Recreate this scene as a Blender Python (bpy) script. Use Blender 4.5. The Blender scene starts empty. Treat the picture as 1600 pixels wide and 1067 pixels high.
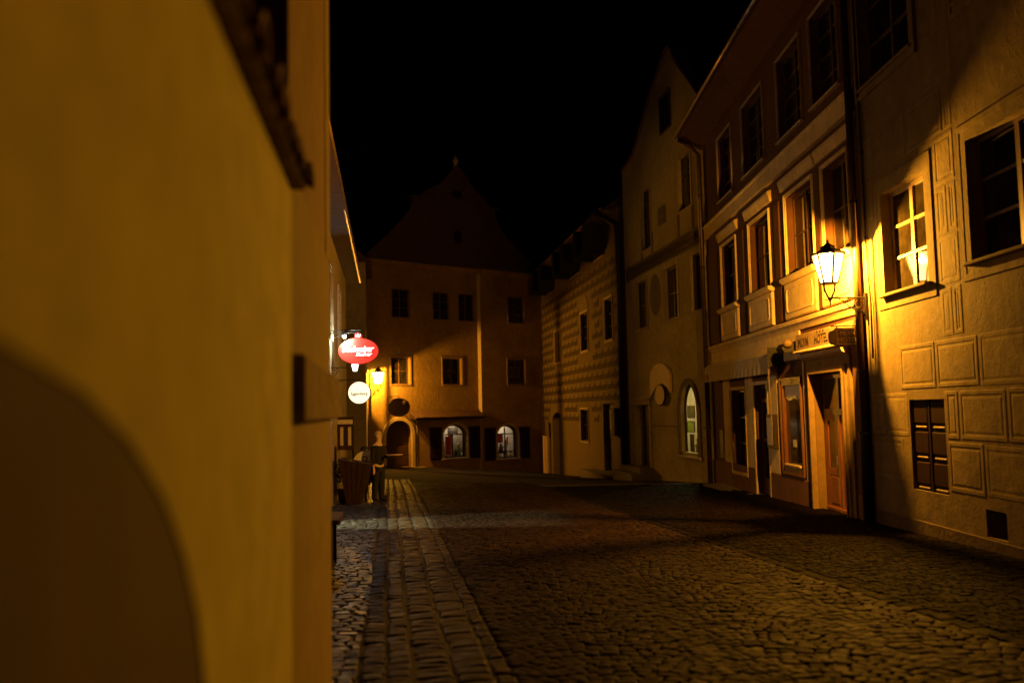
import bpy, bmesh, math, random
import numpy as np
from mathutils import Vector, Matrix
random.seed(7)
R = math.radians
sc = bpy.context.scene
C = sc.collection

# ------------------------------------------------------------------ camera, world, exposure
cam_d = bpy.data.cameras.new('camera')
cam_d.sensor_width = 36.0
cam_d.lens = 1400 / 1600 * 36
cam_d.clip_start = 0.03
cam_d.clip_end = 600
cam_d.dof.use_dof = True
cam_d.dof.focus_distance = 20
cam_d.dof.aperture_fstop = 0.95
cam = bpy.data.objects.new('camera', cam_d)
C.objects.link(cam)
cam.matrix_world = Matrix.Translation((0, 0, 1.65)) @ Matrix.Rotation(R(90 + 4.37), 4, 'X') @ Matrix.Rotation(R(-1.2), 4, 'Z')
sc.camera = cam

world = bpy.data.worlds.new('World')
sc.world = world
world.use_nodes = True
wn = world.node_tree
sky = wn.nodes.new('ShaderNodeTexSky')
sky.sky_type = 'NISHITA'
sky.sun_disc = False
sky.sun_elevation = R(-9)
sky.sun_rotation = R(200)
wn.links.new(sky.outputs[0], wn.nodes['Background'].inputs[0])
wn.nodes['Background'].inputs[1].default_value = 0.02

sc.view_settings.view_transform = 'Standard'
sc.view_settings.look = 'None'
sc.view_settings.gamma = 1
sc.view_settings.exposure = 0
sc.view_settings.use_curve_mapping = False
sc.cycles.use_denoising = True
sc.cycles.max_bounces = 6
sc.cycles.diffuse_bounces = 3
sc.cycles.glossy_bounces = 3
sc.cycles.transparent_max_bounces = 12
sc.cycles.sample_clamp_indirect = 4
sc.cycles.caustics_reflective = False
sc.cycles.caustics_refractive = False

SODIUM = (1.0, 0.41, 0.03)
LAMP_W = 3100          # bulb of each street lantern
POOL_W = 60         # extra spot added in the near lantern to lift street and near wall
SHOP_W = 7000          # cold lamp in the open shop on the left


# ------------------------------------------------------------------ helpers
class MB:
    def __init__(s):
        s.v = []; s.f = []; s.m = Matrix.Identity(4)
    def add(s, vs, fs):
        b = len(s.v)
        s.v += [tuple(s.m @ Vector(p)) for p in vs]
        s.f += [tuple(i + b for i in f) for f in fs]
        return s
    def box(s, x0, x1, y0, y1, z0, z1):
        if x0 > x1: x0, x1 = x1, x0
        if y0 > y1: y0, y1 = y1, y0
        if z0 > z1: z0, z1 = z1, z0
        vs = [(x, y, z) for x in (x0, x1) for y in (y0, y1) for z in (z0, z1)]
        return s.add(vs, [(0, 1, 3, 2), (4, 6, 7, 5), (0, 4, 5, 1), (2, 3, 7, 6), (0, 2, 6, 4), (1, 5, 7, 3)])
    def bev(s, x0, x1, y0, y1, z0, z1, b=.01):
        """box whose front (-y) face is chamfered"""
        vs = [(x0, y1, z0), (x1, y1, z0), (x1, y1, z1), (x0, y1, z1),
              (x0, y0 + b, z0), (x1, y0 + b, z0), (x1, y0 + b, z1), (x0, y0 + b, z1),
              (x0 + b, y0, z0 + b), (x1 - b, y0, z0 + b), (x1 - b, y0, z1 - b), (x0 + b, y0, z1 - b)]
        fs = [(3, 2, 1, 0), (8, 9, 10, 11)]
        for i in range(4):
            j = (i + 1) % 4
            fs += [(i, j, 4 + j, 4 + i), (4 + i, 4 + j, 8 + j, 8 + i)]
        return s.add(vs, fs)
    def prism(s, pts, y0, y1):
        """polygon in x,z extruded along y"""
        n = len(pts)
        vs = [(x, y0, z) for x, z in pts] + [(x, y1, z) for x, z in pts]
        fs = [tuple(range(n)), tuple(range(2 * n - 1, n - 1, -1))]
        fs += [(i, i + n, (i + 1) % n + n, (i + 1) % n) for i in range(n)]
        return s.add(vs, fs)
    def prismx(s, pts, x0, x1):
        """polygon in y,z extruded along x"""
        n = len(pts)
        vs = [(x0, y, z) for y, z in pts] + [(x1, y, z) for y, z in pts]
        fs = [tuple(range(n)), tuple(range(2 * n - 1, n - 1, -1))]
        fs += [(i, i + n, (i + 1) % n + n, (i + 1) % n) for i in range(n)]
        return s.add(vs, fs)
    def tube(s, path, r, n=8, cap=True):
        path = [Vector(p) for p in path]
        rr = r if isinstance(r, (list, tuple)) else [r] * len(path)
        vs = []; fs = []
        up = Vector((.013, .017, 1))
        for i, p in enumerate(path):
            d = (path[min(i + 1, len(path) - 1)] - path[max(i - 1, 0)]).normalized()
            u = d.cross(up)
            if u.length < .05: u = d.cross(Vector((1, 0, .01)))
            u.normalize(); w = u.cross(d).normalized()
            for k in range(n):
                a = 2 * math.pi * k / n
                vs.append(tuple(p + (u * math.cos(a) + w * math.sin(a)) * rr[i]))
        for i in range(len(path) - 1):
            for k in range(n):
                k2 = (k + 1) % n
                fs.append((i * n + k, i * n + k2, (i + 1) * n + k2, (i + 1) * n + k))
        if cap:
            fs.append(tuple(range(n))[::-1]); fs.append(tuple((len(path) - 1) * n + k for k in range(n)))
        return s.add(vs, fs)
    def lathe(s, prof, c=(0, 0, 0), n=16, a0=0):
        vs = []; fs = []
        for r, z in prof:
            for k in range(n):
                a = a0 + 2 * math.pi * k / n
                vs.append((c[0] + r * math.cos(a), c[1] + r * math.sin(a), c[2] + z))
        for i in range(len(prof) - 1):
            for k in range(n):
                k2 = (k + 1) % n
                fs.append((i * n + k, i * n + k2, (i + 1) * n + k2, (i + 1) * n + k))
        fs.append(tuple(range(n))[::-1]); fs.append(tuple((len(prof) - 1) * n + k for k in range(n)))
        return s.add(vs, fs)
    def disc(s, cx, cz, rx, rz, y0, y1, n=32):
        return s.prism([(cx + rx * math.cos(2 * math.pi * k / n), cz + rz * math.sin(2 * math.pi * k / n)) for k in range(n)], y0, y1)
    def blob(s, c, r, seg=8, rings=5, sc_=(1, 1, 1)):
        prof = [(max(.001, r * math.sin(math.pi * i / rings)), -r * math.cos(math.pi * i / rings)) for i in range(rings + 1)]
        m = s.m; s.m = m @ Matrix.Translation(c) @ Matrix.Diagonal((sc_[0], sc_[1], sc_[2], 1))
        s.lathe(prof, n=seg); s.m = m
        return s
    def mesh(s, name, mat, smooth=False):
        me = bpy.data.meshes.new(name)
        me.from_pydata(s.v, [], s.f)
        bm = bmesh.new(); bm.from_mesh(me)
        bmesh.ops.recalc_face_normals(bm, faces=bm.faces)
        bm.to_mesh(me); bm.free()
        if mat: me.materials.append(mat)
        if smooth:
            me.polygons.foreach_set('use_smooth', [True] * len(me.polygons))
        return me
    def build(s, name, mat, parent=None, smooth=False):
        return link(name, s.mesh(name, mat, smooth), parent)


def link(name, me, parent=None, loc=None):
    o = bpy.data.objects.new(name, me)
    C.objects.link(o)
    if parent: o.parent = parent
    if loc is not None: o.location = loc
    return o


def tag(o, label, cat, group=None):
    o['label'] = label; o['category'] = cat
    if group: o['group'] = group
    return o


def thing(name, label, cat, loc=(0, 0, 0), rz=0, group=None):
    o = bpy.data.objects.new(name, None)
    o.empty_display_size = .3
    C.objects.link(o)
    o.location = loc; o.rotation_euler = (0, 0, rz)
    return tag(o, label, cat, group)


def structure(o):
    o['kind'] = 'structure'
    return o


def arc(cx, cz, r, a0, a1, n, rz=None):
    rz = rz or r
    return [(cx + r * math.cos(a0 + (a1 - a0) * i / n), cz + rz * math.sin(a0 + (a1 - a0) * i / n)) for i in range(n + 1)]


# ------------------------------------------------------------------ materials
class NT:
    def __init__(s, name):
        s.mat = bpy.data.materials.new(name); s.mat.use_nodes = True
        s.t = s.mat.node_tree; s.b = s.t.nodes['Principled BSDF']
    def n(s, typ, **kw):
        nd = s.t.nodes.new(typ)
        for k, v in kw.items(): setattr(nd, k, v)
        return nd
    def l(s, a, b): s.t.links.new(a, b)
    def noise(s, vec, scale, detail=5, rough=.6):
        nd = s.n('ShaderNodeTexNoise'); nd.inputs['Scale'].default_value = scale
        nd.inputs['Detail'].default_value = detail; nd.inputs['Roughness'].default_value = rough
        s.l(vec, nd.inputs['Vector']); return nd.outputs['Fac']
    def ramp(s, fac, stops):
        nd = s.n('ShaderNodeValToRGB'); cr = nd.color_ramp
        while len(cr.elements) < len(stops): cr.elements.new(.5)
        for e, (p, c) in zip(cr.elements, stops):
            e.position = p; e.color = (*c, 1) if len(c) == 3 else c
        s.l(fac, nd.inputs[0]); return nd.outputs[0]
    def mix(s, fac, a, b, mode='MIX'):
        nd = s.n('ShaderNodeMix', data_type='RGBA', blend_type=mode)
        for sock, v in ((nd.inputs[0], fac), (nd.inputs[6], a), (nd.inputs[7], b)):
            if hasattr(v, 'links'): s.l(v, sock)
            elif isinstance(v, (int, float)): sock.default_value = v
            else: sock.default_value = (*v, 1)
        return nd.outputs[2]
    def bump(s, h, strength, dist):
        nd = s.n('ShaderNodeBump'); nd.inputs['Strength'].default_value = strength
        nd.inputs['Distance'].default_value = dist
        s.l(h, nd.inputs['Height']); s.l(nd.outputs[0], s.b.inputs['Normal'])
    def math(s, op, a, b=0.0):
        nd = s.n('ShaderNodeMath', operation=op)
        for sock, v in ((nd.inputs[0], a), (nd.inputs[1], b)):
            if hasattr(v, 'links'): s.l(v, sock)
            else: sock.default_value = v
        return nd.outputs[0]
    def obj(s): return s.n('ShaderNodeTexCoord').outputs['Object']
    def pos(s): return s.n('ShaderNodeNewGeometry').outputs['Position']


def c3(c, k): return tuple(min(1, x * k) for x in c)


def plaster(name, col, dirt=(.12, .09, .06), amount=.5, bump=.4, fine=28, stain=.8, rough=.9):
    m = NT(name); v = m.obj()
    big = m.noise(v, stain, 6, .62)
    mid = m.noise(v, 4.5, 5, .65)
    fin = m.noise(v, fine, 4, .6)
    base = m.ramp(mid, [(.3, c3(col, .78)), (.7, c3(col, 1.12))])
    k = m.ramp(big, [(.42, (0, 0, 0)), (.72, (1, 1, 1))])
    k2 = m.math('MULTIPLY', k, amount)
    base = m.mix(k2, base, dirt)
    # vertical rain streaks
    mp = m.n('ShaderNodeMapping'); mp.inputs['Scale'].default_value = (3.5, 3.5, .22)
    m.l(v, mp.inputs[0])
    st = m.noise(mp.outputs[0], 1.6, 4, .6)
    stk = m.ramp(st, [(.52, (0, 0, 0)), (.75, (1, 1, 1))])
    base = m.mix(m.math('MULTIPLY', stk, amount * .55), base, c3(col, .45))
    m.l(base, m.b.inputs['Base Color'])
    m.b.inputs['Roughness'].default_value = rough
    m.b.inputs['Specular IOR Level'].default_value = .25
    h = m.math('ADD', m.math('MULTIPLY', mid, .8), m.math('MULTIPLY', fin, .35))
    m.bump(h, bump, .03)
    return m.mat


def simple(name, col, rough=.6, metal=0, var=.25, scale=9, bump=.15, spec=.4):
    m = NT(name); v = m.obj()
    n = m.noise(v, scale, 5, .6)
    m.l(m.ramp(n, [(.3, c3(col, 1 - var)), (.7, c3(col, 1 + var))]), m.b.inputs['Base Color'])
    m.b.inputs['Roughness'].default_value = rough
    m.b.inputs['Metallic'].default_value = metal
    m.b.inputs['Specular IOR Level'].default_value = spec
    if bump: m.bump(m.noise(v, scale * 4, 4, .6), bump, .01)
    return m.mat


def wood(name, col, rough=.55, spec=.4):
    m = NT(name); v = m.obj()
    m.b.inputs['Specular IOR Level'].default_value = spec
    mp = m.n('ShaderNodeMapping'); mp.inputs['Scale'].default_value = (14, 14, 1.1); m.l(v, mp.inputs[0])
    n = m.noise(mp.outputs[0], 2.2, 6, .65)
    m.l(m.ramp(n, [(.3, c3(col, .55)), (.7, c3(col, 1.25))]), m.b.inputs['Base Color'])
    m.b.inputs['Roughness'].default_value = rough
    m.bump(n, .3, .01)
    return m.mat


def glass_dark(name, col=(.012, .010, .009), rough=.04):
    m = NT(name); v = m.obj()
    n = m.noise(v, 1.7, 2, .5)
    m.l(m.ramp(m.noise(v, 3, 4, .6), [(.35, c3(col, .6)), (.7, c3(col, 2.2))]), m.b.inputs['Base Color'])
    m.b.inputs['Roughness'].default_value = rough
    m.b.inputs['Specular IOR Level'].default_value = .6
    m.bump(n, .04, .02)
    return m.mat


def glass_clear(name, rough=.03):
    m = NT(name)
    t = m.t; out = t.nodes['Material Output']
    tr = m.n('ShaderNodeBsdfTransparent'); gl = m.n('ShaderNodeBsdfGlossy')
    gl.inputs['Roughness'].default_value = rough
    tr.inputs[0].default_value = (.88, .9, .88, 1)
    lw = m.n('ShaderNodeLayerWeight'); lw.inputs[0].default_value = .5
    f5 = m.math('ADD', m.math('MULTIPLY', m.math('POWER', lw.outputs['Facing'], 5.0), .9), .04)
    mx = m.n('ShaderNodeMixShader')
    m.l(f5, mx.inputs[0]); m.l(tr.outputs[0], mx.inputs[1]); m.l(gl.outputs[0], mx.inputs[2])
    m.l(mx.outputs[0], out.inputs['Surface'])
    return m.mat


def emit(name, col, strength, back=(.5, .5, .5)):
    m = NT(name)
    m.b.inputs['Base Color'].default_value = (*back, 1)
    m.b.inputs['Roughness'].default_value = .4
    m.b.inputs['Emission Color'].default_value = (*col, 1)
    m.b.inputs['Emission Strength'].default_value = strength
    return m.mat


def lit_pane(name, col, strength):
    """lantern pane: clear glass that glows with the mantle's light"""
    m = NT(name)
    out = m.t.nodes['Material Output']
    tr = m.n('ShaderNodeBsdfTransparent'); tr.inputs[0].default_value = (.95, .95, .95, 1)
    em = m.n('ShaderNodeEmission'); em.inputs[0].default_value = (*col, 1); em.inputs[1].default_value = strength
    ad = m.n('ShaderNodeAddShader')
    m.l(tr.outputs[0], ad.inputs[0]); m.l(em.outputs[0], ad.inputs[1]); m.l(ad.outputs[0], out.inputs['Surface'])
    return m.mat


def stone_mat(name, cols, rough=(.35, .62), spec=.25):
    m = NT(name)
    g = m.n('ShaderNodeNewGeometry'); oi = m.n('ShaderNodeObjectInfo')
    rnd = m.math('FRACT', m.math('ADD', g.outputs['Random Per Island'], oi.outputs['Random']))
    base = m.ramp(rnd, cols)
    n = m.noise(g.outputs['Position'], 30, 5, .65)
    big = m.noise(g.outputs['Position'], .55, 4, .6)
    base = m.mix(.75, base, m.ramp(n, [(.3, (.42, .42, .42)), (.7, (1, 1, 1))]), 'MULTIPLY')
    base = m.mix(.8, base, m.ramp(big, [(.35, (.55, .55, .55)), (.65, (1, 1, 1))]), 'MULTIPLY')
    m.l(base, m.b.inputs['Base Color'])
    rr = m.ramp(m.noise(g.outputs['Position'], 6, 4, .6), [(.3, (rough[0],) * 3), (.7, (rough[1],) * 3)])
    m.l(rr, m.b.inputs['Roughness'])
    m.b.inputs['Specular IOR Level'].default_value = spec
    m.bump(n, .55, .012)
    return m.mat


M = {}
M['near_plaster'] = plaster('near ochre plaster', (.71, .64, .13), (.5, .4, .1), .18, .10, 40, .6)
M['near_plaster2'] = plaster('taller near plaster', (.36, .27, .075), (.3, .2, .07), .2, .12, 40, .6)
M['near_upper_shade'] = plaster('upper storey with painted shade', (.34, .22, .07), (.1, .06, .03), .3, .15, 40, .6)  # browner than the wall below: shade of the unlit side painted in
M['sgraffito'] = plaster('sgraffito plaster', (.20, .15, .06), (.08, .055, .03), .75, .55, 24, .7)
M['sgraffito_block'] = plaster('sgraffito block plaster', (.225, .17, .068), (.1, .07, .035), .7, .5, 26, .9)
M['plinth'] = plaster('damp rough plinth render', (.11, .075, .035), (.08, .06, .04), .8, .9, 14, .9)
M['hotel_red'] = plaster('red brown hotel render', (.13, .055, .02), (.07, .03, .012), .45, .2, 40, .7)
M['hotel_cream'] = plaster('cream hotel trim', (.82, .64, .30), (.5, .36, .15), .4, .15, 40, .8)
M['gable_plaster'] = plaster('gabled house plaster', (.53, .45, .17), (.2, .15, .08), .6, .35, 30, .5)
M['painted_frieze'] = plaster('faded painted ornament', (.20, .15, .09), (.1, .07, .04), .5, .2, 30, 2)
M['brick_plaster'] = plaster('patterned house plaster', (.19, .14, .055), (.2, .14, .07), .6, .5, 22, .6)
M['brick_block'] = plaster('patterned house block', (.235, .175, .068), (.16, .11, .05), .5, .5, 22, 1.2)
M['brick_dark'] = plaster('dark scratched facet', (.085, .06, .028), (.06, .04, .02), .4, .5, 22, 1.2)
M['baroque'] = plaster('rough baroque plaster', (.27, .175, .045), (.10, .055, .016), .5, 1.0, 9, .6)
M['baroque_shade'] = plaster('shade toned gable plaster', (.09, .05, .018), (.05, .03, .012), .5, .8, 9, .6)  # darker copy of the baroque plaster: the gable's shade put into its colour
M['left_plaster'] = plaster('left row plaster', (.46, .38, .2), (.2, .15, .08), .6, .35, 30, .6)
M['stone_trim'] = simple('pale stone trim', (.46, .36, .22), .85, 0, .2, 7, .4)
M['sign_cream'] = simple('faded cream sign board', (.36, .24, .11), .8, 0, .2, 5, .2)
M['portal_stone'] = simple('ochre portal stone', (.22, .14, .05), .85, 0, .25, 6, .4)
M['dark_stone'] = simple('dark stone band', (.23, .155, .06), .9, 0, .5, 9, .8)
M['step_stone'] = simple('worn step stone', (.16, .13, .10), .8, 0, .3, 8, .4)
M['iron'] = simple('black wrought iron', (.022, .018, .014), .5, .6, .3, 20, .1)
M['pipe'] = simple('brown zinc pipe', (.10, .06, .035), .38, .5, .3, 5, .08)
M['cast'] = simple('dark cast iron pipe', (.02, .014, .010), .5, .3, .3, 5, .1)
M['gutter'] = simple('weathered copper gutter', (.36, .25, .18), .38, .8, .3, 5, .1)
M['tile'] = simple('old clay tile', (.17, .07, .04), .85, 0, .45, 8, .5)
M['old_tile'] = simple('blackened clay tile', (.055, .026, .016), .85, 0, .5, 8, .5)
M['roof'] = simple('dark clay roof', (.08, .04, .028), .9, 0, .4, 6, .5)
M['dark_wood'] = wood('black brown painted wood', (.035, .018, .011))
M['red_wood'] = wood('varnished red brown wood', (.17, .06, .02), .4)
M['door_wood'] = wood('old dark door wood', (.06, .028, .014), .5)
M['shutter_wood'] = wood('shutter wood', (.022, .008, .004), .75, .08)
M['white_bar'] = simple('cream painted window bars', (.30, .22, .12), .5, 0, .15, 12, .1)
M['brown_bar'] = simple('brown painted window bars', (.10, .05, .025), .45, 0, .25, 12, .1)
M['pane'] = glass_dark('dark window glass')
M['pane_curtain'] = glass_dark('window glass with curtain behind', (.055, .042, .02), .07)
M['pane_dim'] = glass_dark('dim window glass beside the lantern', (.020, .015, .007), .05)
M['clear'] = glass_clear('shop window glass')
M['dark_room'] = simple('unlit interior', (.02, .015, .01), .9, 0, .2, 3, 0)
M['room'] = simple('pale shop interior', (.36, .31, .25), .8, 0, .1, 3, 0)
M['joint'] = simple('sandy sett joints', (.028, .02, .013), .95, 0, .4, 30, .6)
M['sett'] = stone_mat('granite setts', [(0, (.017, .009, .006)), (.4, (.025, .013, .0085)), (.75, (.036, .020, .012)), (1, (.022, .0105, .007))], (.6, .85), .045)
M['sett_pave'] = stone_mat('worn pavement setts', [(0, (.026, .019, .013)), (.5, (.042, .031, .022)), (.8, (.085, .064, .046)), (1, (.032, .021, .015))], (.35, .65), .14)
M['slab'] = stone_mat('gutter slabs', [(0, (.032, .022, .015)), (.5, (.044, .030, .020)), (1, (.060, .041, .028))], (.5, .75), .09)
M['mosaic'] = stone_mat('small footway setts', [(0, (.006, .0035, .0025)), (.5, (.009, .0055, .004)), (1, (.013, .008, .006))], (.7, .9), .03)
M['awning'] = simple('cream awning cloth', (.52, .42, .24), .9, 0, .12, 4, .2)
M['bulb'] = emit('sodium bulb', (1, .72, .38), 60)
M['lantern_pane'] = lit_pane('lantern pane', (1, .50, .10), 20)
M['far_lantern_pane'] = lit_pane('far lantern pane', (1, .50, .10), 20)
M['red_sign'] = emit('backlit red sign face', (.85, .035, .022), .75, (.5, .03, .02))
M['white_text'] = emit('backlit white lettering', (1, .9, .85), 1.1, (.8, .8, .8))
M['white_sign'] = emit('backlit white sign face', (1, .84, .52), 1.6, (.8, .8, .75))
M['dark_text'] = simple('dark sign print', (.05, .035, .02), .6, 0, .1, 5, 0)
M['led'] = emit('cold floodlight lens', (.8, .9, 1), 30)
M['cup'] = emit('white lamp cup', (1, .93, .85), 3.5)
M['plaque_pale'] = simple('pink cream painted board', (.82, .60, .36), .7, 0, .08, 6, .1)
M['planter'] = wood('tapered planter wood', (.055, .027, .012), .8, .15)
M['skin'] = simple('skin', (.66, .47, .32), .55, 0, .08, 10, 0)
M['cloth_dark'] = simple('dark wool cloth', (.018, .015, .015), .95, 0, .3, 40, .3)
M['cloth_navy'] = simple('dark blue cloth', (.014, .016, .022), .95, 0, .3, 40, .3)
M['hair'] = simple('grey blond hair', (.5, .4, .22), .8, 0, .3, 60, .4)
M['hair_dark'] = simple('dark hair', (.02, .014, .01), .7, 0, .3, 60, .4)
M['leather'] = simple('black leather', (.014, .012, .012), .4, 0, .2, 30, .2)
M['tray'] = simple('pale tray enamel', (.75, .5, .42), .35, 0, .1, 10, 0)
M['white_board'] = simple('white painted board', (.72, .7, .66), .6, 0, .08, 10, 0)
M['leaf'] = simple('pot plant leaves', (.05, .075, .025), .6, 0, .4, 12, 0)
M['brown_sign'] = simple('dark painted sign board', (.07, .045, .02), .55, 0, .25, 9, .1)
M['gold_text'] = simple('dull gilt lettering', (.30, .20, .07), .45, 0, .1, 9, 0)
M['paper'] = simple('menu paper', (.6, .56, .48), .8, 0, .08, 6, 0)
M['red_paint'] = simple('faded red emblem paint', (.30, .05, .03), .8, 0, .2, 9, 0)

# ------------------------------------------------------------------ ground
def gz(x, y):
    if y < 28: return -.026 * y
    t = min(1, max(0, (x + 7) / 10))
    return -.728 - (.028 + .03 * t) * (min(y, 75) - 28)


def ground_sheet():
    xs = [-120, -60, -30] + list(np.arange(-16, 16.1, 1.0)) + [30, 60, 120]
    ys = [-60, -30] + list(np.arange(-12, 80.1, 1.0)) + [110, 160, 240]
    vs = [(x, y, gz(x, y) - .020) for y in ys for x in xs]
    nx = len(xs)
    fs = [(j * nx + i, j * nx + i + 1, (j + 1) * nx + i + 1, (j + 1) * nx + i) for j in range(len(ys) - 1) for i in range(nx - 1)]
    me = bpy.data.meshes.new('ground'); me.from_pydata(vs, [], fs); me.materials.append(M['joint'])
    return structure(link('ground', me))


ground_sheet()

SETT_V = np.array([(-.5, -.5, -1), (.5, -.5, -1), (.5, .5, -1), (-.5, .5, -1),
                   (-.5, -.5, -.20), (.5, -.5, -.20), (.5, .5, -.20), (-.5, .5, -.20),
                   (-.40, -.40, -.05), (.40, -.40, -.05), (.40, .40, -.05), (-.40, .40, -.05), (0, 0, -0.02)], float)
SETT_F = []
for i in range(4):
    j = (i + 1) % 4
    SETT_F += [(i, j, 4 + j, 4 + i), (4 + i, 4 + j, 8 + j, 8 + i)]
SETT_T = [(8, 9, 12), (9, 10, 12), (10, 11, 12), (11, 8, 12)]


def sett_variants(name, mat, n=10):
    out = []
    for k in range(n):
        v = SETT_V.copy()
        for i in range(4):
            d = np.random.uniform(-.07, .07, 2)
            for q in (i, 4 + i, 8 + i): v[q, :2] += d
        v[8:12, 2] += np.random.uniform(-.12, .06, 4)
        me = bpy.data.meshes.new(name)
        me.from_pydata([tuple(p) for p in v], [], SETT_F + SETT_T)
        me.materials.append(mat)
        me.polygons.foreach_set('use_smooth', [False] * len(me.polygons))
        out.append(me)
    return out


CAMP = np.array([0, 0, 1.65])


def pave(name, piece, stones, mat, top=300, hgt=.05):
    """stones: list of (x, y, angle, length, width). The largest in view become objects of their own, the rest one mesh."""
    root = bpy.data.objects.new(name, None); C.objects.link(root); structure(root)
    def size(s):
        x, y, a, l, w = s
        if y < 5.0: return 0
        px = 800 + 1400 * x / y
        if px < 505 or px > 1610: return 0
        return l * w / (y ** 3)
    order = sorted(stones, key=size, reverse=True)
    var = sett_variants(piece, mat)
    for s in order[:top]:
        x, y, a, l, w = s
        o = link(piece, random.choice(var), root, (x, y, gz(x, y) + random.uniform(-.006, .006)))
        o.rotation_euler = (R(random.uniform(-1.7, 1.7)) - .026, R(random.uniform(-1.7, 1.7)), a + random.choice((0, math.pi)))
        o.scale = (l, w, hgt)
    rest = order[top:]
    if rest:
        n = len(rest)
        st = np.array(rest); N = len(SETT_V)
        V = np.tile(SETT_V[None], (n, 1, 1))
        d = np.random.uniform(-.07, .07, (n, 4, 2))
        for q in range(4):
            for qq in (q, 4 + q, 8 + q): V[:, qq, :2] += d[:, q]
        V[:, 8:12, 2] += np.random.uniform(-.14, .06, (n, 4))
        V[:, :, 0] *= st[:, 3, None]; V[:, :, 1] *= st[:, 4, None]; V[:, :, 2] *= hgt
        ca, sa = np.cos(st[:, 2])[:, None], np.sin(st[:, 2])[:, None]
        X = V[:, :, 0] * ca - V[:, :, 1] * sa + st[:, 0, None]
        Y = V[:, :, 0] * sa + V[:, :, 1] * ca + st[:, 1, None]
        zz = np.array([gz(x, y) for x, y in st[:, :2]]) + np.random.uniform(-.006, .006, n)
        tx, ty = np.random.uniform(-.028, .028, n), np.random.uniform(-.028, .028, n) - .026
        Z = V[:, :, 2] + zz[:, None] + (X - st[:, 0, None]) * tx[:, None] + (Y - st[:, 1, None]) * ty[:, None]
        co = np.stack([X, Y, Z], 2).reshape(-1, 3)
        quads = np.array(SETT_F); tris = np.array(SETT_T)
        off = (np.arange(n) * N)[:, None, None]
        fq = (quads[None] + off).reshape(-1, 4); ft = (tris[None] + off).reshape(-1, 3)
        me = bpy.data.meshes.new('small_setts')
        me.vertices.add(len(co)); me.vertices.foreach_set('co', co.ravel())
        loops = np.concatenate([fq.ravel(), ft.ravel()])
        me.loops.add(len(loops)); me.loops.foreach_set('vertex_index', loops.astype(np.int32))
        starts = np.concatenate([np.arange(len(fq)) * 4, len(fq) * 4 + np.arange(len(ft)) * 3])
        me.polygons.add(len(starts)); me.polygons.foreach_set('loop_start', starts.astype(np.int32))
        me.update(calc_edges=True)
        me.materials.append(mat)
        o = link('distant_' + piece + 's', me, root); o['kind'] = 'stuff'
    return root


np.random.seed(3)
K = -.139                      # the left row of houses and both gutters run along x = c + K*y
AX = math.atan2(1, K)          # their direction
def jit(a, b=None): return random.uniform(-a, a)

# gutter: rows of dressed stone beside a dark channel
stones = []
for off, w, ln in ((-.57, .17, .15), (-.375, .17, .17), (-.135, .24, .15), (.145, .25, .21), (.345, .12, .14)):
    y = 4.5
    while y < 36:
        l = ln * random.uniform(.72, 1.35)
        yy = y + l / 2
        wob = .012 * math.sin(yy * .5) + jit(.006)
        stones.append((.44 + K * yy + off + wob, yy, AX + jit(.03), l - .016, w - .018 + jit(.012)))
        y += l
pave('gutter', 'gutter_stone', stones, M['slab'], 300, .06)

# left pavement: courses of worn setts across the walk
stones = []
y = 4.5
while y < 36:
    d = random.uniform(.11, .15)
    x = -1.75
    while x < -.70:
        w = random.uniform(.12, .21)
        if x + w > -.66: w = -.66 - x
        if w > .06:
            xx = x + w / 2
            stones.append((.44 + K * y + xx + .02 * math.sin(3 * x + y), y + .02 * math.sin(4 * xx + y * 2) + jit(.012), AX + jit(.05), d - .016, w - .018))
        x += w
    y += d
pave('pavement', 'paving_sett', stones, M['sett_pave'], 300, .055)

# carriageway: segmental arcs of small setts
stones = []
lx0 = .43
while lx0 < 4.6:
    W_ = random.uniform(1.05, 1.4)
    cx = lx0 + W_ / 2; rad = W_ * .66
    y = 3.0 + random.uniform(0, .12)
    while y < 33:
        row = random.uniform(.098, .128)
        half = math.asin(min(.98, (W_ / 2) / rad))
        t = -half
        while t < half:
            ln = random.uniform(.085, .15)
            dt = ln / rad
            if t + dt > half: dt = half - t; ln = dt * rad
            tm = t + dt / 2
            lx = cx + rad * math.sin(tm); ly = y + rad * (math.cos(tm) - 1) + jit(.006)
            gx = .44 + K * ly + lx
            if ln > .05 and lx > .44 and gx < 4.79 + K * ly - .12:
                stones.append((gx + jit(.006), ly, -tm + K * .5 + jit(.09), ln - .010, row - .010 + jit(.006)))
            t += dt
        y += row
    lx0 += W_
pave('road', 'cobblestone', stones, M['sett'], 300, .05)

# right gutter row and footway
stones = []
y = 4
while y < 33:
    l = random.uniform(.14, .24)
    stones.append((4.79 + K * (y + l / 2), y + l / 2, AX + jit(.03), l - .015, .15))
    y += l
y = 4
while y < 28:
    x = 4.89 + K * y
    while x < 6.25:
        w = random.uniform(.09, .125)
        stones.append((x + w / 2, y + jit(.01) + .015 * math.sin(5 * x), jit(.06), w - .012, .088 + jit(.008)))
        x += w
    y += .102
pave('footway', 'footway_sett', stones, M['mosaic'], 300, .035)

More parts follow.
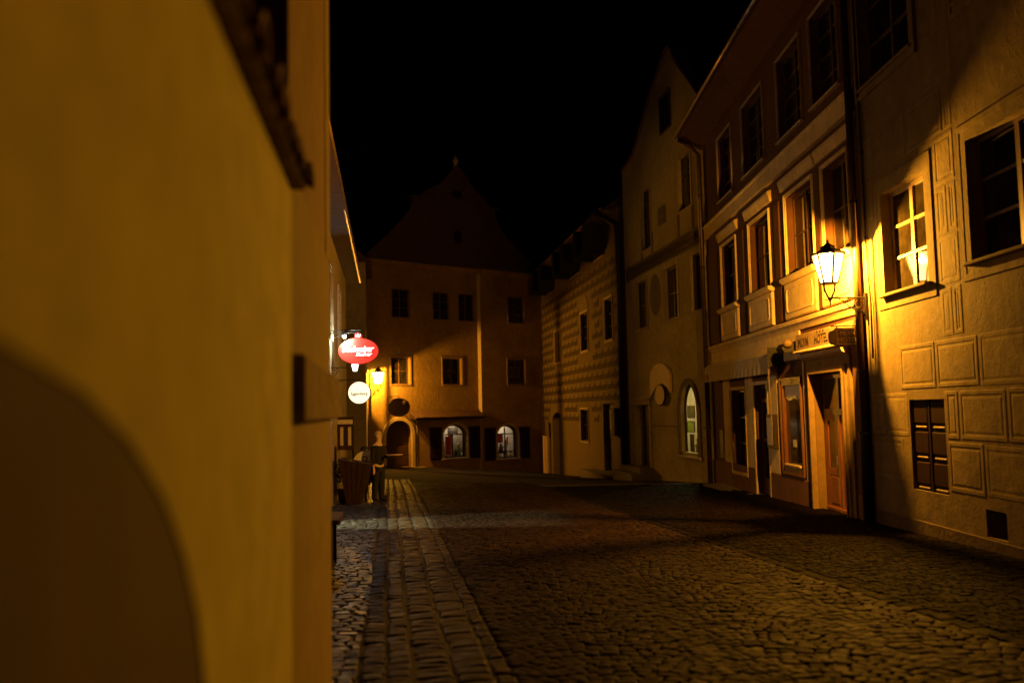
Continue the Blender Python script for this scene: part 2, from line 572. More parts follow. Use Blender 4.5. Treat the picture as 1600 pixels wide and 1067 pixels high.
# plain far square floor beyond the modelled setts
mb = MB()
for yy in np.arange(30, 62, 1.0):
    x0, x1 = -12, 8
    for xx in np.arange(x0, x1, 1.0):
        mb.add([(xx, yy, gz(xx, yy) - .02), (xx + 1, yy, gz(xx + 1, yy) - .02), (xx + 1, yy + 1, gz(xx + 1, yy + 1) - .02), (xx, yy + 1, gz(xx, yy + 1) - .02)], [(0, 1, 2, 3)])
m_ = NT('far cobbles'); v_ = m_.pos()
br = m_.n('ShaderNodeTexBrick'); br.inputs['Scale'].default_value = 6; br.inputs['Mortar Size'].default_value = .03
br.inputs['Color1'].default_value = (.04, .026, .018, 1); br.inputs['Color2'].default_value = (.028, .018, .012, 1); br.inputs['Mortar'].default_value = (.02, .015, .01, 1)
m_.l(v_, br.inputs[0]); m_.l(br.outputs[0], m_.b.inputs['Base Color']); m_.b.inputs['Roughness'].default_value = .8; m_.b.inputs['Specular IOR Level'].default_value = .08
m_.bump(m_.noise(v_, 8, 4, .6), .6, .03)
structure(mb.build('square', m_.mat))


# ------------------------------------------------------------------ building tools (building-local: x along the front, -y towards the street, z up)
def facade(parent, x0, x1, z0, z1, holes, mat, y0=0.0, name='wall'):
    """front sheet with reveals; hole = (x0,x1,z0,z1,depth,arch) ; arch = rise of the arched head"""
    mb = MB()
    xs = sorted({x0, x1} | {h[0] for h in holes} | {h[1] for h in holes})
    zs = sorted({z0, z1} | {h[2] for h in holes} | {h[3] for h in holes})
    for i in range(len(xs) - 1):
        for j in range(len(zs) - 1):
            cx, cz = (xs[i] + xs[i + 1]) / 2, (zs[j] + zs[j + 1]) / 2
            if cx < x0 or cx > x1: continue
            if any(h[0] < cx < h[1] and h[2] < cz < h[3] for h in holes): continue
            mb.add([(xs[i], y0, zs[j]), (xs[i + 1], y0, zs[j]), (xs[i + 1], y0, zs[j + 1]), (xs[i], y0, zs[j + 1])], [(0, 1, 2, 3)])
    for hx0, hx1, hz0, hz1, d, rise in holes:
        y1 = y0 + d
        spring = hz1 - rise
        mb.add([(hx0, y0, hz0), (hx0, y1, hz0), (hx0, y1, spring), (hx0, y0, spring)], [(0, 1, 2, 3)])
        mb.add([(hx1, y0, hz0), (hx1, y1, hz0), (hx1, y1, spring), (hx1, y0, spring)], [(3, 2, 1, 0)])
        mb.add([(hx0, y0, hz0), (hx1, y0, hz0), (hx1, y1, hz0), (hx0, y1, hz0)], [(0, 1, 2, 3)])
        if rise <= 0:
            mb.add([(hx0, y0, hz1), (hx1, y0, hz1), (hx1, y1, hz1), (hx0, y1, hz1)], [(3, 2, 1, 0)])
        else:
            c = (hx0 + hx1) / 2; a = arc(c, spring, (hx1 - hx0) / 2, math.pi, 0, 16, rise)
            for k in range(16):
                (xa, za), (xb, zb) = a[k], a[k + 1]
                mb.add([(xa, y0, za), (xb, y0, zb), (xb, y0, hz1), (xa, y0, hz1)], [(0, 1, 2, 3)])
                mb.add([(xa, y0, za), (xb, y0, zb), (xb, y1, zb), (xa, y1, za)], [(3, 2, 1, 0)])
    return mb.build(name, mat, parent)


def shell(parent, x0, x1, z0, z1, depth, mat):
    mb = MB()
    mb.add([(x0, 0, z0), (x0, depth, z0), (x0, depth, z1), (x0, 0, z1)], [(0, 1, 2, 3)])
    mb.add([(x1, 0, z0), (x1, depth, z0), (x1, depth, z1), (x1, 0, z1)], [(0, 1, 2, 3)])
    mb.add([(x0, depth, z0), (x1, depth, z0), (x1, depth, z1), (x0, depth, z1)], [(0, 1, 2, 3)])
    mb.add([(x0, 0, z1), (x1, 0, z1), (x1, depth, z1), (x0, depth, z1)], [(0, 1, 2, 3)])
    return mb.build('side_wall', mat, parent)


def frame_ring(mb, x0, x1, z0, z1, w, y0, y1, bottom=True):
    mb.box(x0 - w, x0, y0, y1, z0 - (w if bottom else 0), z1 + w)
    mb.box(x1, x1 + w, y0, y1, z0 - (w if bottom else 0), z1 + w)
    mb.box(x0, x1, y0, y1, z1, z1 + w)
    if bottom: mb.box(x0, x1, y0, y1, z0 - w, z0)


def window(parent, x0, x1, z0, z1, depth=.16, cols=2, rows=3, bar=None, pane=None, surround=0, smat=None, sill=.06, y0=0.0, casement=True, fw=.055, bw=.028, prof=.03, tilt=.012, behind=True):
    bar = bar or M['brown_bar']; pane = pane or M['pane']; smat = smat or M['stone_trim']
    yf = y0 + depth
    mb = MB()
    a0, a1, b0, b1 = x0, x1, z0, z1
    mb.box(a0, a0 + fw, yf - .05, yf, b0, b1); mb.box(a1 - fw, a1, yf - .05, yf, b0, b1)
    mb.box(a0 + fw, a1 - fw, yf - .05, yf, b1 - fw, b1); mb.box(a0 + fw, a1 - fw, yf - .05, yf, b0, b0 + fw)
    xs = [a0 + fw + (a1 - a0 - 2 * fw) * i / cols for i in range(cols + 1)]
    zs = [b0 + fw + (b1 - b0 - 2 * fw) * i / rows for i in range(rows + 1)]
    for i in range(1, cols):
        w = bw * (2.3 if casement and (i * 2 == cols) else 1) / 2
        mb.box(xs[i] - w, xs[i] + w, yf - .048, yf - .002, b0 + fw, b1 - fw)
    for j in range(1, rows):
        mb.box(a0 + fw, a1 - fw, yf - .044, yf - .004, zs[j] - bw / 2, zs[j] + bw / 2)
    wobj = mb.build('window', bar, parent)
    for i in range(cols):
        for j in range(rows):
            t1, t2 = random.uniform(-tilt, tilt), random.uniform(-tilt, tilt)
            hx, hz = (xs[i + 1] - xs[i]) / 2, (zs[j + 1] - zs[j]) / 2
            yy = yf - .022
            p = MB()
            q = [(xs[i], yy - t1 * hx - t2 * hz, zs[j]), (xs[i + 1], yy + t1 * hx - t2 * hz, zs[j]), (xs[i + 1], yy + t1 * hx + t2 * hz, zs[j + 1]), (xs[i], yy - t1 * hx + t2 * hz, zs[j + 1])]
            p.add(q + [(x, y + .005, z) for x, y, z in q], [(0, 1, 2, 3), (7, 6, 5, 4), (0, 4, 5, 1), (1, 5, 6, 2), (2, 6, 7, 3), (3, 7, 4, 0)])
            p.build('pane', pane, wobj)
    if sill:
        s = MB(); s.bev(x0 - .06, x1 + .06, y0 - sill, y0 + depth - .052, z0 - .055, z0 - .002, .012)
        s.build('sill', smat, wobj)
    if surround:
        s = MB()
        frame_ring(s, x0, x1, z0, z1, surround, y0 - prof, y0 + .01, True)
        frame_ring(s, x0 - surround * .62, x1 + surround * .62, z0 - surround * .62, z1 + surround * .62, surround * .36, y0 - prof * 1.6, y0 - prof + .002, True)
        s.build('surround', smat, wobj)
    return wobj


def door_panels(door, x0, x1, z0, z1, y, cols, rows, mat):
    w = (x1 - x0) / cols; h = (z1 - z0) / rows
    for i in range(cols):
        for j in range(rows):
            MB().bev(x0 + i * w + .05, x0 + (i + 1) * w - .05, y - .018, y, z0 + j * h + .05, z0 + (j + 1) * h - .05, .014).build('door_panel', mat, door)


def text_mesh(txt, size, extrude=.004, shear=0, space=1.0, bold=0):
    cu = bpy.data.curves.new('text', 'FONT'); cu.body = txt; cu.size = size; cu.extrude = extrude
    cu.align_x = 'CENTER'; cu.align_y = 'CENTER'; cu.shear = shear; cu.space_character = space; cu.offset = bold
    cu.resolution_u = 3
    o = bpy.data.objects.new('text', cu); C.objects.link(o)
    bpy.context.view_layer.update()
    dg = bpy.context.evaluated_depsgraph_get()
    me = bpy.data.meshes.new_from_object(o.evaluated_get(dg))
    bpy.data.objects.remove(o)
    return me


def lettering(txt, size, mat, parent, x, y, z, rotz=0, shear=0, space=1.0, bold=0, tilt=0, sx=1.0, extrude=.004, name='lettering'):
    me = text_mesh(txt, size, extrude, shear, space, bold)
    me.materials.clear(); me.materials.append(mat)
    o = link(name, me, parent, (x, y, z))
    o.rotation_euler = (R(90), tilt, rotz); o.scale = (sx, 1, 1)
    return o


def downpipe(label, path, r, mat, lower=None, brackets=()):
    t = thing('downpipe', label, 'drainpipe', (0, 0, 0))
    MB().tube(path, r, 12).build('pipe', mat, t, True)
    if lower:
        MB().tube(lower[0], lower[1], 12).build('cast_iron_boot', M['cast'], t, True)
    for (x, y, z, rr) in brackets:
        MB().lathe([(rr, -.025), (rr + .008, -.02), (rr + .008, .02), (rr, .025)], (x, y, z), 12).build('pipe_clip', M['iron'], t)
    return t


# ------------------------------------------------------------------ near left: low walled passage and taller house (x = -.36 + K*y)
nr = AX
near = thing('near_passage_wall', 'blurred ochre plaster wall filling the left edge, tiled coping and a low rounded shadow painted on it in brown', 'wall', (-.36, 0, 0), nr)
NL = 3.37
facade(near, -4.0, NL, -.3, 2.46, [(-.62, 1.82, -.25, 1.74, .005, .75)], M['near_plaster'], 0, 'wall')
mb = MB(); mb.add([(-.7, .0045, -.3), (1.9, .0045, -.3), (1.9, .0045, 1.8), (-.7, .0045, 1.8)], [(0, 1, 2, 3)])  # rounded wall shadow, painted as a brown sheet behind an arched cut-out
mb.build('painted_shadow', simple('painted wall shadow', (.12, .085, .015), .9, 0, .2, 4, .2), near)
mb = MB(); mb.box(-4, NL, .40, .55, -.3, 2.46); mb.box(NL - .02, NL, .0005, .4, -.3, 2.455); mb.box(-4.0, NL, 0.0, .55, 2.462, 2.50)
mb.build('wall_core', M['near_plaster'], near)
for k in range(24):
    x = NL + .02 - .16 * (k + 1)
    t = MB()
    pts_o = arc(0, 0, .078, math.pi, 0, 6); pts_i = arc(0, 0, .058, 0, math.pi, 6)
    poly = pts_o + pts_i
    n = len(poly); y0_, y1_ = -.078 + jit(.015), .5
    vs = [(px + x + .08, y0_, pz + 2.505 + jit(.004)) for px, pz in poly] + [(px + x + .08, y1_, pz + 2.73) for px, pz in poly]
    fs = [(i, i + n, (i + 1) % n + n, (i + 1) % n) for i in range(n)]
    for i in range(6):
        fs.append((i, i + 1, 12 - i, 13 - i)); fs.append((n + 13 - i, n + 12 - i, n + i + 1, n + i))
    t.add(vs, fs); t.build('coping_tile', M['tile'], near)
MB().prismx([(-.05, 2.502), (.5, 2.502), (.5, 2.72), (-.05, 2.51)], -4, NL + .02).build('coping_bed', M['dark_stone'], near)

tall = thing('tall_near_house', 'tall ochre house corner just past the low wall, with a dark stone band', 'house', (-.36 + K * NL, NL, 0), nr)
facade(tall, .04, 2.43, -.4, 2.62, [], M['near_plaster2'], .012)
facade(tall, .04, 2.05, 2.62, 9.5, [], M['near_upper_shade'], .016, 'upper_wall')
MB().box(2.052, 2.43, .010, .3, 2.622, 9.5).build('corner_strip', M['near_plaster2'], tall)  # lighter strip stands for the lit street side
mb = MB(); mb.box(.04, 2.40, .02, 4.5, -.4, 9.49)
mb.build('house_body', M['near_plaster2'], tall)
MB().bev(.02, 2.47, -.045, .2, 1.62, 1.88, .012).build('stone_band', M['dark_stone'], tall)

# ------------------------------------------------------------------ left row (L2)
lo = (-1.4 + K * 8, 8, 0)
left = thing('left_shop_house', 'long pale house on the left with a street gutter and the pub signs', 'house', lo, AX)
holes = [(8.5, 10.1, -.45, 1.75, .3, 0), (5.2, 6.1, 3.5, 5.1, .16, 0), (9.6, 10.5, 3.6, 5.2, .16, 0), (13.3, 14.3, 3.55, 5.15, .16, 0), (17.2, 18.1, 3.55, 5.15, .16, 0), (15.2, 16.2, -.5, 1.35, .25, 0), (18.6, 19.6, .2, 1.5, .2, 0)]
facade(left, 0, 22.2, -1.2, 6.1, holes, M['left_plaster'])
shell(left, 0, 22.2, -1.2, 6.1, 7, M['left_plaster'])
for h in holes[1:5]:
    window(left, h[0], h[1], h[2], h[3], .16, 2, 3, surround=.12)
window(left, 18.6, 19.6, .2, 1.5, .2, 2, 2, surround=.1)
d = MB().box(15.2, 16.2, .2, .25, -.5, 1.35).build('door', M['door_wood'], left); door_panels(d, 15.2, 16.2, -.45, 1.3, .2, 2, 3, M['door_wood'])
MB().prismx([(-.5, 6.1), (3.5, 9.0), (7.2, 6.1)], -.1, 22.4).build('roof', M['roof'], left)
MB().tube([(-.1, -.47, 6.2), (22.4, -.47, 6.12)], .062, 10).build('gutter', M['gutter'], left, True)
for k in range(26):
    x = .3 + k * .86
    MB().box(x, x + .025, -.54, -.40, 6.15, 6.215).build('gutter_hook', M['iron'], left)
mb = MB(); a_, b_, t_ = 7.6, 11.0, 3.9
mb.box(a_, b_, .305, 5.2, -.47, -.45); mb.box(a_, b_, .305, 5.2, t_, t_ + .02); mb.box(a_ - .02, a_, .305, 5.2, -.47, t_ + .02); mb.box(b_, b_ + .02, .305, 5.2, -.47, t_ + .02); mb.box(a_ - .02, b_ + .02, 5.2, 5.22, -.47, t_ + .02)
mb.build('shop_interior', M['dark_room'], left)
HL = Vector((-7.75, 16.65, 3.45))
tube_l = thing('ceiling_lamp', 'cold white lamp high inside the open shop doorway on the left', 'lamp', HL)
MB().lathe([(.03, .06), (.12, .05), (.14, .02), (.02, .0)], n=12).build('lamp_shade', M['iron'], tube_l)
MB().blob((0, 0, .0), .03, 10, 7).build('bulb', emit('cold bulb', (.75, .95, 1), 15), tube_l)
ld = bpy.data.lights.new('shop_lamp_light', 'SPOT'); ld.energy = SHOP_W; ld.color = (.85, 1, .62); ld.shadow_soft_size = .16
ld.spot_size = R(70); ld.spot_blend = .4
lob = bpy.data.objects.new('shop_lamp_light', ld); C.objects.link(lob); lob.location = (0, 0, -.05)
lob.rotation_euler = Vector((4.5, .4, -2.6)).to_track_quat('-Z', 'Y').to_euler()
lob.parent = tube_l

# L3: end house of the left row, facing up the street
l3 = thing('end_house', 'narrow ochre house closing the left row, far lantern on its corner', 'house', (-7.2, 44, 0), math.atan2(5.3, -.8))
shell(l3, 0, 5.6, -2, 9.1, 5, M['left_plaster'])
facade(l3, 0, 5.6, -2, 9.1, [(1.0, 1.9, 3.8, 5.2, .15, 0)], M['left_plaster'])
window(l3, 1.0, 1.9, 3.8, 5.2, .15, 2, 3, surround=.12)
MB().prismx([(-.3, 9.1), (2.5, 11.5), (5.3, 9.1)], -.2, 5.7).build('roof', M['roof'], l3)

# ------------------------------------------------------------------ hotel (R2)
hotel = thing('hotel', 'red brown and cream three storey hotel behind the bright street lantern', 'hotel', (6.2, 28.0, 0), R(-90))
topw = [(2.0, 3.6), (4.8, 6.75), (7.95, 9.6), (10.25, 11.75)]
midw = [(2.0, 3.65), (5.1, 6.85), (8.2, 9.95), (10.6, 11.9)]
holes = [(a, b, 7.6, 9.45, .2, 0) for a, b in topw] + [(a, b, 4.5, 6.25, .2, 0) for a, b in midw]
holes += [(2.5, 4.05, -.16, 2.07, .22, 0), (4.95, 6.15, -.62, 2.15, .28, 0), (7.25, 8.75, .1, 2.22, .1, 0), (9.5, 11.35, -.52, 2.25, .24, 0)]
facade(hotel, 0, 12.4, -1.5, 9.8, holes, M['hotel_red'])
shell(hotel, 0, 12.4, -1.5, 9.8, 8, M['hotel_red'])
for a, b in topw:
    window(hotel, a, b, 7.6, 9.45, .2, 2, 4, M['brown_bar'], surround=.035, smat=M['stone_trim'], sill=.09, bw=.03)
for a, b in midw:
    w = window(hotel, a, b, 4.5, 6.25, .2, 2, 2, M['brown_bar'], surround=.075, smat=M['hotel_cream'], sill=0, prof=.03)
    MB().prismx([(-.07, 6.54), (-.10, 6.62), (-.10, 6.68), (0, 6.72), (0, 6.44), (-.05, 6.44)], a - .27, b + .27).build('window_cornice', M['hotel_cream'], w)
    p = MB(); p.bev(a - .17, b + .17, -.07, 0, 3.52, 4.31, .02)
    pan = p.build('parapet_panel', M['hotel_cream'], hotel)
    r_ = MB(); x0, x1, z0, z1 = a + .02, b - .02, 3.66, 4.18; rr = .1
    outer = arc(x1 - rr, z1 - rr, rr, 0, math.pi / 2, 4) + arc(x0 + rr, z1 - rr, rr, math.pi / 2, math.pi, 4) + arc(x0 + rr, z0 + rr, rr, math.pi, 1.5 * math.pi, 4) + arc(x1 - rr, z0 + rr, rr, 1.5 * math.pi, 2 * math.pi, 4)
    r_.tube([(x, -.075, z) for x, z in outer] + [(outer[0][0], -.075, outer[0][1])], .016, 6)
    r_.build('panel_moulding', M['hotel_cream'], pan)
    MB().prismx([(-.16, 4.44), (-.16, 4.38), (-.09, 4.32), (0, 4.32), (0, 4.44)], a - .22, b + .22).build('panel_cap', M['hotel_cream'], pan)
MB().prismx([(-.10, 6.85), (-.10, 7.18), (-.13, 7.20), (-.13, 7.25), (0, 7.30), (0, 6.85)], .15, 12.3).build('string_course', M['hotel_cream'], hotel)
MB().prismx([(-.03, 3.24), (-.05, 3.3), (-.08, 3.36), (-.10, 3.38), (-.10, 3.45), (0, 3.50), (0, 3.24)], .1, 12.35).build('ledge_cornice', M['hotel_cream'], hotel)
MB().box(.1, 8.8, -.03, .0, 2.62, 3.237).build('fascia', M['hotel_cream'], hotel)
for a, b in ((.1, 1.45), (4.05, 4.5), (7.3, 7.7), (10.12, 10.4)):
    MB().bev(a, b, -.03, 0, 3.52, 6.30, .008).build('pilaster', M['hotel_red'], hotel)
# eave
MB().prismx([(0, 9.78), (-.12, 9.82), (-.5, 10.05), (-.78, 10.20), (-.78, 10.26), (0, 10.26)], -.1, 12.5).build('cove_cornice', M['hotel_red'], hotel)
MB().prismx([(-.80, 10.262), (4, 14.0), (8.3, 10.262)], -.15, 12.55).build('roof', M['roof'], hotel)
MB().tube([(-.2, -.85, 10.26), (12.6, -.85, 10.30)], .07, 10).build('gutter', M['gutter'], hotel, True)
# ground floor
M['terracotta'] = plaster('terracotta plinth', (.20, .09, .035), (.10, .05, .02), .5, .3, 30, 1.2)
for a, b in ((.0, 4.9), (6.2, 9.0), (11.72, 12.35)):
    MB().bev(a, b, -.035, 0, -1.0, .02, .01).build('plinth', M['terracotta'], hotel)
MB().bev(11.78, 12.33, -.05, -.036, .03, 3.1, .01).build('corner_pilaster', M['hotel_red'], hotel)
for a, b in ((1.6, 2.43), (4.12, 4.86), (6.24, 7.0), (8.9, 8.98)):
    MB().bev(a, b, -.03, 0, .03, 2.55, .008).build('wall_panel', M['hotel_cream'], hotel)
window(hotel, 2.5, 4.05, -.16, 2.07, .22, 2, 3, M['red_wood'], surround=.09, smat=M['hotel_cream'], sill=.05)
df = MB(); frame_ring(df, 4.95, 6.15, -.62, 2.15, .09, -.04, .02, False)
df.build('door_surround', M['hotel_cream'], hotel)
door = MB().box(4.95, 5.03, .16, .26, -.62, 2.15).box(6.07, 6.15, .16, .26, -.62, 2.15).box(5.03, 6.07, .16, .26, 1.72, 1.80).box(5.03, 6.07, .16, .26, 2.07, 2.15).box(5.03, 6.07, .16, .26, -.62, -.2).box(5.03, 6.07, .18, .24, .72, .80).build('glazed_door', M['red_wood'], hotel)
for z0, z1 in ((-.2, .72), (.80, 1.72), (1.80, 2.07)):
    MB().box(5.03, 6.07, .205, .212, z0, z1).build('pane', M['pane'] if z1 < 2 else M['pane_curtain'], door)
MB().blob((5.95, .13, .6), .03, 8, 5).build('handle', M['gutter'], door)
MB().bev(4.85, 6.25, -.28, .16, -.85, -.60, .02).build('doorstep', M['step_stone'], hotel)
gw = MB(); frame_ring(gw, 7.4, 8.6, .25, 2.07, .15, -.02, .09, True); frame_ring(gw, 7.28, 8.72, .13, 2.19, .05, -.05, -.018, True)
gw = gw.build('display_window', M['red_wood'], hotel)
MB().box(7.4, 8.6, .05, .058, .25, 1.86).build('pane', M['pane_curtain'], gw)
vl = MB()
for k in range(24):
    x = 7.42 + k * .049; zb = 1.84 - .06 * math.sin(k * math.pi / 12) ** 2 - .05 * (k % 2)
    vl.box(x, x + .047, .03, .04, zb, 2.06)
vl.build('lace_valance', M['white_board'], gw)
MB().bev(7.45, 8.55, -.06, .0, .27, .32, .01).build('sill', M['hotel_cream'], gw)
MB().box(7.85, 8.05, .035, .042, .70, .86).build('price_card', M['paper'], gw)
# portal
po = MB()
frame_ring(po, 9.5, 11.35, -.52, 2.25, .13, -.09, .0, False); frame_ring(po, 9.37, 11.48, -.52, 2.38, .16, -.05, .0, False)
frame_ring(po, 9.5, 11.35, -.52, 2.25, .04, -.12, -.088, False)
portal = po.build('portal_surround', M['portal_stone'], hotel)
MB().box(9.502, 9.515, .002, .165, -.52, 2.248).build('jamb_lining', simple('ochre jamb', (.16, .095, .028), .85, 0, .15, 5, .2), portal)
MB().prismx([(-.09, 2.545), (-.2, 2.60), (-.22, 2.66), (-.0, 2.70), (-.0, 2.545)], 9.15, 11.7).build('portal_hood', M['stone_trim'], portal)
hd = MB(); y = .17
hd.box(9.5, 9.62, y, y + .07, -.52, 2.25).box(11.23, 11.35, y, y + .07, -.52, 2.25).box(9.62, 11.23, y, y + .07, 2.15, 2.25).box(9.62, 11.23, y - .02, y + .07, 1.42, 1.54).box(10.38, 10.47, y - .025, y + .07, -.5, 1.42).box(10.38, 10.47, y - .02, y + .07, 1.54, 2.15)
for a, b in ((9.62, 10.38), (10.47, 11.23)):
    hd.box(a, a + .12, y, y + .05, -.5, 1.42); hd.box(b - .12, b, y, y + .05, -.5, 1.42)
    hd.box(a + .12, b - .12, y, y + .05, -.5, -.36); hd.box(a + .12, b - .12, y, y + .05, .22, .36); hd.box(a + .12, b - .12, y, y + .05, 1.3, 1.42)
hd = hd.build('double_door', M['red_wood'], hotel)
for a, b in ((9.62, 10.38), (10.47, 11.23)):
    MB().box(a + .12, b - .12, y + .02, y + .03, .36, 1.3).build('pane', M['pane'], hd)
    MB().bev(a + .12, b - .12, y - .005, y + .04, -.36, .22, .03).build('door_panel', M['red_wood'], hd)
    MB().box(a, b, y + .02, y + .03, 1.54, 2.15).build('transom_pane', M['pane_curtain'], hd)
    MB().bev(a - .03, b + .03, y - .05, y, -.47, -.40, .01).build('kick_rail', M['red_wood'], hd)
MB().tube([(10.33, y - .05, .45), (10.33, y - .05, .62)], .014, 8).build('handle', M['gutter'], hd)
MB().bev(9.3, 11.6, -.42, .22, -.75, -.521, .02).build('doorstep', M['step_stone'], hotel)
MB().bev(1.1, 1.55, -.06, 0, .1, .95, .01).build('meter_box', M['dark_wood'], hotel)
MB().bev(1.9, 2.3, -.04, 0, -.5, -.34, .01).build('cellar_grille', M['iron'], hotel)
# kerb along the hotel
MB().box(1.2, 9.2, -.62, -.03, -.83, -.64).build('kerb', M['step_stone'], hotel)

# hotel name board on the wall
hs = thing('hotel_name_board', 'cream board over the hotel portal with dark HOTEL lettering and stars', 'sign', (6.2, 28.0, 0), R(-90))
MB().bev(8.85, 12.1, -.13, -.032, 2.78, 3.115, .012).build('board', M['sign_cream'], hs)
MB().prismx([(-.16, 2.775), (-.2, 2.73), (-.05, 2.72), (-.032, 2.775)], 8.82, 12.13).build('lower_moulding', M['hotel_cream'], hs)
lettering('MLYN', .25, M['brown_sign'], hs, 9.38, -.136, 2.93)
lettering('HOTEL', .25, M['brown_sign'], hs, 10.45, -.136, 2.93)
for k in range(3):
    st = MB(); cx = 10.25 + k * .17
    st.prism([(cx + (.045 if i % 2 == 0 else .019) * math.sin(i * math.pi / 5), 3.075 + (.03 if i % 2 == 0 else .013) * math.cos(i * math.pi / 5)) for i in range(10)], -.139, -.131)
    st.build('star', M['dark_text'], hs)

# projecting sign under the lantern
ps = thing('projecting_hotel_sign', 'dark shaped board lettered HOTEL hanging at right angles under the lit lantern', 'sign', (6.2, 15.8, 2.82))
pts = [(-.60, -.07), (-.57, -.13), (-.48, -.155), (-.05, -.155), (-.03, -.12), (-.03, .12), (-.05, .155), (-.48, .155), (-.50, .12), (-.57, .10), (-.60, .06)]
MB().prism(pts, -.025, .025).build('board', M['brown_sign'], ps)
for (xa, xb, za, zb) in ((-.47, -.08, .122, .136), (-.47, -.08, -.136, -.122), (-.47, -.456, -.122, .122), (-.094, -.08, -.122, .122)):
    MB().box(xa, xb, -.031, -.0255, za, zb).build('border_line', M['gold_text'], ps)
lettering('MLYN', .10, M['gold_text'], ps, -.275, -.031, .055)
lettering('HOTEL', .115, M['gold_text'], ps, -.275, -.031, -.06)
MB().tube([(0, 0, .19), (-.56, 0, .19)], .011, 6).tube([(-.12, 0, .19), (-.12, 0, .15)], .007, 6).tube([(-.45, 0, .19), (-.45, 0, .15)], .007, 6).build('hanger', M['iron'], ps)

# awning
aw = thing('awning', 'closed cream awning with a red emblem over the hotel bar windows', 'awning', (6.2, 28.0, 0), R(-90))
MB().prismx([(-.03, 2.90), (-.14, 2.92), (-.30, 2.80), (-.31, 2.62), (-.20, 2.58), (-.03, 2.60)], .45, 7.55).build('cassette', M['awning'], aw)
mb = MB()
for k in range(36):
    x0 = .5 + k * .195; mb.add([(x0, -.312 - .012 * (k % 2), 2.63), (x0 + .195, -.312 - .012 * ((k + 1) % 2), 2.63), (x0 + .195, -.315 - .02 * ((k + 1) % 2), 2.36), (x0, -.315 - .02 * (k % 2), 2.36)], [(0, 1, 2, 3)])
mb.build('valance', M['awning'], aw)
MB().disc(.95, 2.50, .17, .12, -.345, -.338, 20).build('emblem', M['red_paint'], aw)
MB().tube([(7.45, -.34, 2.5), (7.45, -.30, 1.15)], .014, 8).build('crank_rod', M['white_bar'], aw)
MB().box(7.5, 7.62, -.36, -.03, 2.52, 2.95).build('end_bracket', M['iron'], aw)
# hooded spot lamp casing beside the awning
sp = thing('hooded_wall_lamp', 'dark unlit hooded lamp with pale domed cap between awning and hotel board', 'lamp', (6.2, 19.6, 2.9), R(-90))
MB().prismx([(-.02, .12), (-.30, .06), (-.36, -.04), (-.30, -.14), (-.02, -.10)], -.22, .22).build('housing', M['cast'], sp)
MB().blob((.26, -.24, .06), .10, 12, 7, (1, 1, .9)).build('cap', M['portal_stone'], sp, True)
MB().tube([(0, 0, 0), (.1, -.1, .05), (.26, -.24, .02)], .02, 8).build('arm', M['iron'], sp)

mbx = thing('menu_case', 'glazed menu box fixed to the hotel wall beside the glazed bar door', 'menu box', (6.2, 28.0, 0), R(-90))
MB().bev(6.4, 6.95, -.14, -.031, .62, 1.42, .01).build('case', M['dark_wood'], mbx)
MB().box(6.46, 6.89, -.146, -.141, .70, 1.34).build('menu_sheet', M['paper'], mbx)

# ------------------------------------------------------------------ sgraffito house (R1)
sg = thing('sgraffito_house', 'large pale house on the right with sgraffito block plaster and a dark shutter', 'house', (6.2, 15.598, 0), R(-90))
wins = [(.85, 2.42, 3.42, 5.1), (3.68, 5.6, 3.5, 5.15), (7.2, 9.0, 3.5, 5.15)]
ups = [(.3, 2.25, 7.1, 9.2), (3.7, 5.6, 7.1, 9.2), (7.2, 9, 7.1, 9.2)]
shut = (1.52, 2.66, .30, 1.68)
vent = (3.64, 4.14, -.14, .22)
holes = [(a, b, c, d, .2, 0) for a, b, c, d in wins + ups] + [(*shut, .12, 0), (*vent, .35, 0)]
facade(sg, 0, 26, -1.2, 11.5, holes, M['sgraffito'])
shell(sg, 0.001, 26, -1.2, 11.5, 8, M['sgraffito'])
window(sg, *wins[0], .2, 2, 3, M['white_bar'], M['pane_dim'], surround=.24, smat=M['sgraffito_block'], sill=.10, bw=.045, fw=.06, tilt=.006, prof=.010)
window(sg, *wins[1], .2, 2, 3, M['brown_bar'], surround=.24, smat=M['sgraffito_block'], sill=.10, bw=.045, prof=.010)
window(sg, *wins[2], .2, 2, 3, M['brown_bar'], surround=.24, smat=M['sgraffito_block'], sill=.10, bw=.045, prof=.010)
for u in ups: window(sg, *u, .2, 2, 3, M['brown_bar'], surround=.2, smat=M['sgraffito_block'], sill=.08)
sh = MB().box(shut[0], shut[1], .055, .10, shut[2], shut[3]).build('shutter', M['shutter_wood'], sg)
w2 = (shut[1] - shut[0]) / 2; hh = (shut[3] - shut[2]) / 3
for i in range(2):
    for j in range(3):
        x0 = shut[0] + i * w2; z0 = shut[2] + j * hh
        MB().bev(x0 + .06, x0 + w2 - .06, .035, .055, z0 + .10, z0 + hh - .03, .012).build('shutter_panel', M['shutter_wood'], sh)
        MB().prismx([(.035, z0 + .05), (.055, z0 + .06), (.055, z0 + .03), (.035, z0 + .035)], x0 + .11, x0 + w2 - .11).build('shutter_rail', M['white_bar'], sh)
MB().box(shut[0] + w2 - .025, shut[0] + w2 + .025, .03, .055, shut[2], shut[3]).build('cover_strip', M['shutter_wood'], sh)
MB().box(vent[0], vent[1], .33, .35, vent[2], vent[3]).build('cellar_opening', M['dark_room'], sg)
ch, cl = .73, 1.22
avoid = [(a - .34, b + .34, c - .40, d + .36) for a, b, c, d in wins] + [(a - .3, b + .3, c - .3, d + .3) for a, b, c, d in ups] + [(shut[0] - .06, shut[1] + .06, shut[2] - .1, shut[3] + .06)]
